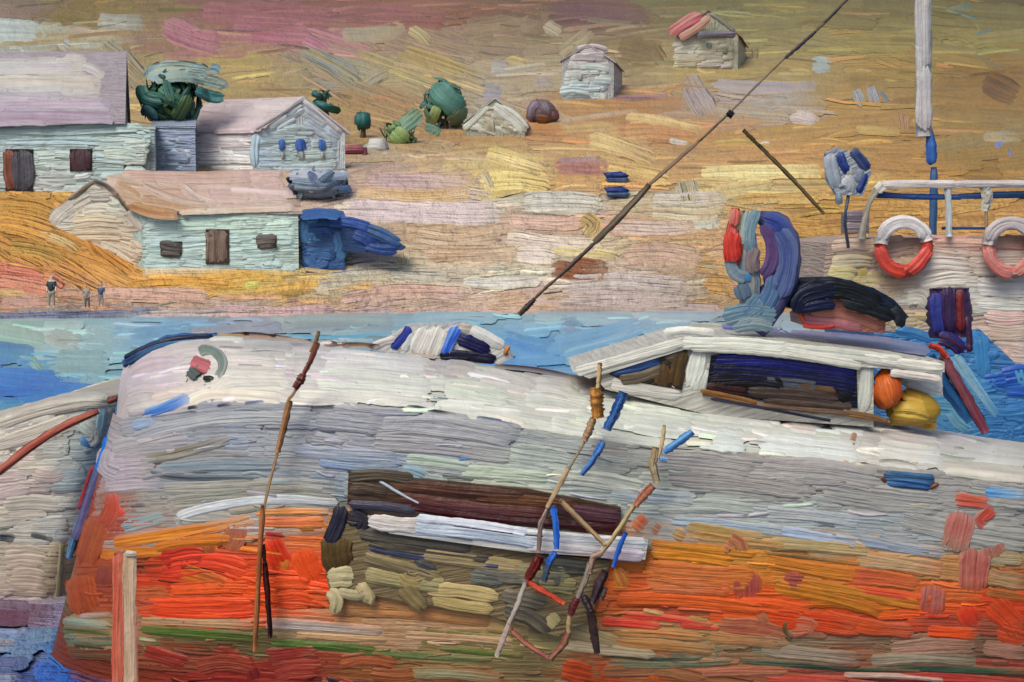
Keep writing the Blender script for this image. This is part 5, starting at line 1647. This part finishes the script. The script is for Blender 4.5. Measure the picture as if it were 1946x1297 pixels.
strokes(S['wall'], S['gable'], """
34 #b4a890 #c0b498 4.6 | 130,425 180,420 240,424
30 #bcac90 #b4a08c 4.6 | 128,448 190,446 245,448
26 #bcb4a0 #c4c0b0 4.6 | 150,405 190,398 215,402
28 #a8a8a0 #b8b4a8 4.6 | 98,430 120,404 150,385
30 #b8ac98 #b4a490 4.6 | 180,466 220,480 262,506
16 #bcb4a8 #b0a4a0 4.6 | 232,392 256,420 268,440
""")
fin(S)
opening(S, 'door', 'long', "42 #7c685c #6c5850 | 412,434 412,503\n10 #645048 #705c54 | 398,440 404,456", '#4c3c34', (392, 436, 436, 502))
opening(S, 'window', 'long', "20 #58504c #4c4444 | 302,464 326,470 350,472\n14 #48403c #605854 | 306,482 346,484", '#38302c', (306, 460, 346, 486))
opening(S, 'window', 'long', "22 #706860 #605850 | 486,458 508,456 528,454\n10 #504840 #605850 | 492,470 522,468", '#38302c', (490, 448, 526, 472))

# blue shed beside the cottage
S = house('blue_shed', (574, 524, 63.6), (570, 505, 66), (655, 524, 63.6), 2.55, 2.75, 'deep blue boat shed against the right wall of the white cottage', 'shed', '#2c5488', '#345c90', .08, .05)
S['wall'].fill(S['long'], pts('566,410 650,408 668,470 650,500 625,520 576,522'), ['#28548c', '#345f90', '#40709c', '#2c5080'], (18, 30), (40, 80), 2, 3.6, 4, 4)
strokes(S['wall'], S['long'], """
24 #3c6c9c #4c7ca0 4.4 | 580,414 576,440 590,465
34 #2c5488 #386494 4.4 | 580,480 600,505 622,490
30 #386494 #487498 4.4 | 640,430 650,470 640,495
""")
strokes(S['roofb'], S['roof'], "20 #2c5890 #3c689c 4 | 568,410 610,406 650,410"); fin(S)
b = Builder()
UB = 63.2
b.prism([at(x, y, UB) for x, y in pts('648,418 700,428 768,470 762,476 700,480 650,478')], (0, 1.3, 0), '#2c4c84', '#385880')
strokes(b, Facing(UB - .02), """
22 #24488c #2c5490 | 622,420 670,424 710,436
24 #2c5084 #3c5c84 | 690,432 730,448 762,468
26 #1c3c7c #284884 | 670,444 700,458 712,470
20 #305488 #1c3c78 | 690,466 720,474 756,476
""", 4.4)
tag(b.build('upturned_boat', 'house'), 'dark blue upturned boat lying to the right of the blue shed', 'boat')

# small houses on the slope
S = house('stone_hut', (884, 250, 94), (998, 252, 94.5), (900, 225, 100), .6, 2.1, 'little grey hut with steep pale roof between the green tree and the mauve rock', 'hut', '#9c9c8c', '#a8aca4', .1, .1)
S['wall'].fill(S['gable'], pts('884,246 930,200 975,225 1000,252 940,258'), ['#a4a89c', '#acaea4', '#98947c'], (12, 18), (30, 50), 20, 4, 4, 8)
strokes(S['wall'], S['gable'], "14 #b4b8b0 #a0a498 4 | 928,200 900,230 880,248\n20 #acaea8 #b8bab0 4 | 935,200 970,226 1000,254\n20 #98907c #a49c88 4 | 928,226 932,256\n12 #a8b0ac 	#b4b8b0 4 | 950,200 980,220 1004,246"); fin(S)
S = house('slope_house', (1068, 190, 115), (1166, 188, 116), (1090, 160, 122), 3.1, 4.35, 'pale lavender house standing mid-slope above the mauve rock', walls='#a8aaac', roofc='#a8a0a4', over=.2)
S['wall'].fill(S['gable'], pts('1080,110 1130,88 1162,108 1164,170 1150,188 1064,186 1064,160'), field("110|1100:#a8a0a4 1150:#a8a4a8\n140|1090:#a8b0ac 1150:#a8b4b0\n170|1080:#9cb0b8 1140:#a0acb0"), (14, 20), (40, 70), -1, 4.5, 4, 3)
strokes(S['wall'], S['gable'], """
9 #a8a4ac #b4a8a8 2 | 1096,92 1130,88 1156,96
16 #a8b4ac #98b0ac 4 | 1094,130 1130,128 1162,134
20 #9cb4b8 #a8bcc0 4 | 1062,176 1090,172 1128,180
12 #7c98a8 #98a4a8 4 | 1120,158 1160,160
20 #a8a898 #b4b4a8 4 | 1140,172 1146,204
""", 4); fin(S)
opening(S, 'window', 'gable', "8 #808c8c #98a09c | 1101,140 1101,154", '#606c70', (1098, 140, 1104, 154))
S = house('hilltop_house', (1288, 128, 138), (1402, 130, 139), (1310, 100, 147), 3.2, 5.4, 'small house with red and pink roof near the top of the hill', walls='#a8a894', roofc='#a06468', over=.3)
S['wall'].fill(S['gable'], pts('1276,76 1340,60 1400,70 1396,130 1276,130'), field("90|1290:#a8a89c 1390:#a8a48c\n120|1290:#a8a088 1390:#a49c94"), (12, 20), (40, 80), -3, 4.5, 4, 3)
strokes(S['roofb'], Facing(137.4), """
24 #a8485c #a87870 2 | 1272,66 1300,46 1336,26
16 #a87468 #a88c78 2 | 1290,74 1320,56 1350,32
8 #6c6c6c #808070 4 | 1348,26 1372,42 1398,62
14 #585864 #706c78 4 | 1324,68 1360,66 1400,66
""", 4); fin(S)
opening(S, 'window', 'gable', "10 #6c8080 #889490 | 1346,82 1346,94", '#506060', (1342, 82, 1350, 94))
opening(S, 'window', 'gable', "8 #747c70 #8c9080 | 1376,90 1377,104", '#506060', (1373, 90, 1380, 104))

# ================================================================== trees and bushes
def tree(name, c, rx, rz, Y, cols, txt, label, trunk='#5c4c34', n=70, foot=None, cat='tree', dab=.5):
    p = at(c[0], c[1], Y); k = Y / FPX
    rad = np.array([rx * k, max(rx, rz) * k * .8, rz * k])
    gz = float(terr(p[0], Y)) if foot is None else at(c[0], foot, Y)[2]
    t = thing(name, (p[0], p[1], gz), label, cat)
    b = Builder()
    h = p[2] - gz
    if h > .3:
        b.tube([(p[0], p[1], gz - .3), (p[0] + .08, p[1], gz + h * .5), (p[0] - .1, p[1], p[2])], [.22, .16, .08], trunk, wob=.1)
        for q in range(4):
            a = R(0, 6.28); b.tube([(p[0], p[1], gz + h * .55), (p[0] + math.cos(a) * rad[0] * .5, p[1] + math.sin(a) * rad[1] * .5, p[2] + rad[2] * .3)], [.1, .04], trunk, wob=.1, seg=6)
        b.build('trunk', 'house', t)
    b = Builder()
    for i in range(n):
        d = rng.randn(3); d /= np.linalg.norm(d)
        rr = R(.55, .98)
        q = p + d * rad * rr * (1 + .12 * math.sin(5 * d[0] + 3 * d[2]))
        dr = np.array([R(-1, 1), R(-.3, .3), R(-1, .4)])
        b.dab(q, d * [1, 1, .7] + rng.randn(3) * .25, dr, R(.5, 1.1) * dab * 1.9, R(.4, .8) * dab, cols[rng.randint(len(cols))], cols[rng.randint(len(cols))])
    sol = Solid(lambda X, Yy, Z: 1 - np.sqrt(((X - p[0]) / rad[0]) ** 2 + ((Yy - p[1]) / rad[1]) ** 2 + ((Z - p[2]) / rad[2]) ** 2), Y - rad[1] * 1.6, Y + rad[1] * .3, 50, .01)
    strokes(b, sol, txt, 4.5)
    b.build('crown' if h > .3 else 'foliage', 'house', t)
    return t
G1 = ['#2c5c54', '#34644c', '#4c6c3c', '#3c7068', '#54785c', '#24504c']
tree('broad_tree', (326, 186), 62, 50, 75, G1, """
30 #7c9ca4 #94a090 | 276,150 300,134 350,132 400,138
22 #8c9c8c #78908c | 290,150 350,146 420,160 428,172
24 #2c5c58 #3c7470 | 268,160 274,186 310,196
26 #34685c #487c54 | 300,168 330,190 350,200
26 #3c5c3c #587044 | 360,180 344,210 330,232
22 #2c6868 #487c80 | 370,170 400,184 428,186
20 #3c6c74 #54807c | 272,196 290,220 298,232
18 #7c9cac #6c8c94 | 398,128 420,136
""", 'broad dark green tree standing between the two white houses at upper left', foot=262, n=170, dab=.7)
tree('bush', (612, 180), 24, 8, 90, ['#1c5c5c', '#24685c', '#2c6464'], "12 #1c5c60 #2c6c6c | 592,176 604,182 614,190", 'small teal bush just above the ridge of the gabled house', n=14, cat='bush', dab=.3)
tree('bush', (622, 202), 30, 7, 88, ['#1c5c5c', '#24685c', '#2c6464'], "14 #1c5c60 #2c6c6c | 594,192 620,204 650,212", 'narrow teal bush lying along the right roof slope of the gabled house', n=14, cat='bush', dab=.3)
tree('bush', (688, 230), 16, 19, 92, ['#1c5450', '#245c54', '#2c6464'], "30 #1c5c5c #2c6864 | 688,214 690,232 686,246", 'square dark teal bush alone right of the gabled house', n=20, cat='bush', dab=.35)
tree('leaning_tree', (846, 196), 44, 46, 98, ['#3c6c60', '#447468', '#4c7c70', '#587450', '#54706c'], """
46 #407468 #4c7c74 | 820,160 845,185 880,215
30 #58705c #6c7858 | 880,200 868,225 852,238
20 #8c9c5c #789068 | 832,200 824,222 810,240
""", 'leaning green tree with a brown lower edge in the middle of the slope', n=110, foot=246, dab=.6)
tree('round_bush', (760, 255), 34, 28, 90, ['#6c8858', '#789060', '#849860', '#5c8068'], """
30 #64887c #789068 | 800,212 780,230 760,245
36 #7c9858 #8ca068 | 745,248 760,262 775,274
20 #5c8474 #6c8c74 | 806,240 830,250 826,258
""", 'light green bush spreading below the leaning tree', n=70, foot=284, cat='bush', dab=.5)
tree('grey_tree', (606, 352), 62, 26, 70, ['#6c7c94', '#7c8ca0', '#5c7090', '#8494a4'], """
22 #8c98ac #a0a4a8 | 545,332 600,334 665,332
26 #6c8098 #7c8ca0 | 552,350 600,354 650,352
20 #5c7090 #74889c | 570,370 600,376 640,366
14 #5c80b0 #7c9cb8 | 640,362 670,358
""", 'blue grey tree under the gabled house beside the sandy roof', '#6c7888', foot=408, n=100, dab=.6)
def rock(name, c, rx, rz, Y, a, txt, label, cat='rock'):
    p = at(c[0], c[1], Y); k = Y / FPX; rad = np.array([rx * k, rx * k, rz * k])
    b = Builder(); b.blob(p, rad, a, bump=.1)
    strokes(b, Solid(lambda X, Yy, Z: 1 - np.sqrt(((X - p[0]) / rad[0]) ** 2 + ((Yy - p[1]) / rad[1]) ** 2 + ((Z - p[2]) / rad[2]) ** 2), Y - rad[1] * 1.6, Y + rad[1] * .3, 50, .01), txt, 4.5)
    tag(b.build(name, 'house'), label, cat)
rock('rock', (1030, 214), 28, 24, 102, '#745c60', "16 #6c5c6c #88788c | 1008,232 1010,206 1024,192\n18 #7c7484 #645058 | 1028,192 1036,206 1040,220\n22 #7c5038 #8c6040 | 1020,228 1050,232\n16 #7c4c58 #8c6068 | 1052,208 1056,232", 'rounded mauve and brown rock on the slope below the lavender house')
rock('pale_rock', (716, 282), 22, 17, 86, '#a8a8a4', "34 #acaeac #b4b4b0 | 698,280 716,280 734,284", 'pale grey rock at the end of the maroon wall')
rock('white_rock', (730, 305), 14, 14, 84, '#b8bcc4', "14 #c0c8d0 #b4b8bc | 722,298 736,302\n14 #c4c8d0 #b4b8bc | 724,312 742,314", 'small bright white rock just below the pale grey rock')
b = Builder(); b.prism([at(x, y, 83) for x, y in pts('636,284 695,280 698,316 650,322')], (0, .8, 0), '#7c4450', '#8c5058')
strokes(b, Facing(82.97), "16 #844854 #944c5c | 636,290 665,284 694,284\n14 #7c4450 #8c5860 | 630,304 665,302 696,300\n16 #84404c #8c4c54 | 648,316 680,316", 4.5)
tag(b.build('low_wall', 'house'), 'low maroon wall to the right of the gabled house', 'wall')
for (x, y, lab) in ((1172, 336, 'dark blue rowing boat pulled up on the sand, the upper of two'), (1173, 364, 'dark blue rowing boat pulled up on the sand, the lower of two')):
    b = Builder(); Yb = float(TERR.hit(np.array([x + 0.]), np.array([y + 12.]))[0][0, 1]) - .25
    P = [at(*q, Yb) for q in ((x - 24, y - 7), (x - 14, y + 7), (x + 14, y + 9), (x + 24, y - 2), (x + 8, y - 10))]
    b.prism(P, (0, .7, 0), '#1c2c54', '#2c4474')
    strokes(b, Facing(Yb - .02), "11 #14286c #1c3c7c | %d,%d %d,%d\n10 #1c3470 #3c5470 | %d,%d %d,%d" % (x - 23, y - 3, x + 20, y - 2, x - 20, y + 6, x + 24, y + 7), 4.5)
    tag(b.build('rowing_boat', 'house'), lab, 'boat', 'small blue boats on the sand')

# ================================================================== people on the quay (far, a few pixels)
def person(px, py, Y, hgt, skin, coat, legs, lean, label):
    foot = at(px, py, Y); k = hgt / 1.7
    t = thing('person', foot, label, 'person', 'people on the shore')
    def body(nm, V, E, rr, c):
        me = bpy.data.meshes.new(nm); me.from_pydata([tuple(np.array(v) * k) for v in V], E, [])
        o = bpy.data.objects.new(nm, me); scene.collection.objects.link(o); o.parent = t
        m = o.modifiers.new('skin', 'SKIN'); me.skin_vertices[0].data[0].use_root = True
        for i, r_ in enumerate(rr): me.skin_vertices[0].data[i].radius = (r_ * k, r_ * k)
        s_ = o.modifiers.new('sub', 'SUBSURF'); s_.levels = 1; s_.render_levels = 2
        mt = bpy.data.materials.new(nm + '_paint'); mt.use_nodes = True
        nn = mt.node_tree.nodes; bb = nn['Principled BSDF']; tn = nn.new('ShaderNodeTexNoise'); tn.inputs['Scale'].default_value = 9
        rp = nn.new('ShaderNodeValToRGB'); rp.color_ramp.elements[0].color = (*(lin(c) * .6), 1); rp.color_ramp.elements[1].color = (*np.clip(lin(c) * 1.5, 0, .8), 1)
        mt.node_tree.links.new(tn.outputs[0], rp.inputs[0]); mt.node_tree.links.new(rp.outputs[0], bb.inputs['Base Color']); bb.inputs['Roughness'].default_value = .7
        me.materials.append(mt)
    L = lean
    V = [(0, 0, .92), (L * .5, 0, 1.15), (L, 0, 1.4), (L, 0, 1.5), (L * 1.1, -.02, 1.62), (L * 1.1, -.02, 1.72),
         (.09, 0, .85), (.11, 0, .46), (.13, .0, .05), (.14, -.1, .02), (-.09, 0, .85), (-.12, .02, .46), (-.14, .04, .05), (-.15, -.06, .02),
         (L + .19, 0, 1.37), (L + .24, -.04, 1.1), (L + .22, -.14, .88), (L - .19, 0, 1.37), (L - .25, -.02, 1.1), (L - .22, -.1, .88)]
    E = [(0, 1), (1, 2), (2, 3), (3, 4), (4, 5), (0, 6), (6, 7), (7, 8), (8, 9), (0, 10), (10, 11), (11, 12), (12, 13), (2, 14), (14, 15), (15, 16), (2, 17), (17, 18), (18, 19)]
    rr = [.15, .13, .14, .06, .1, .09, .09, .065, .045, .035, .09, .065, .045, .035, .06, .045, .035, .06, .045, .035]
    body('body', V, E, rr, skin)
    body('coat', [(0, 0, .84), (L * .5, -.01, 1.12), (L, -.01, 1.4), (L + .18, -.01, 1.37), (L + .235, -.045, 1.12), (L - .18, -.01, 1.37), (L - .245, -.03, 1.12)],
         [(0, 1), (1, 2), (2, 3), (3, 4), (2, 5), (5, 6)], [.185, .17, .165, .08, .062, .08, .062], coat)
    body('trousers', [(0, -.005, .9), (.09, -.005, .8), (.115, -.005, .46), (.13, 0, .12), (-.09, -.005, .8), (-.125, .015, .46), (-.14, .035, .12)],
         [(0, 1), (1, 2), (2, 3), (0, 4), (4, 5), (5, 6)], [.16, .1, .08, .06, .1, .08, .06], legs)
person(98, 586, 58.6, 1.35, '#b8a890', '#1c2838', '#8c8074', .04, 'person in a dark jacket standing alone at the left end of the shore')
person(166, 588, 58.8, 1.0, '#a08c78', '#8c7c74', '#5c5458', -.05, 'person in brownish clothes, left one of the pair on the shore')
person(192, 584, 58.9, .98, '#9c8878', '#404c64', '#8c7c78', .05, 'person with a dark blue top, right one of the pair on the shore')
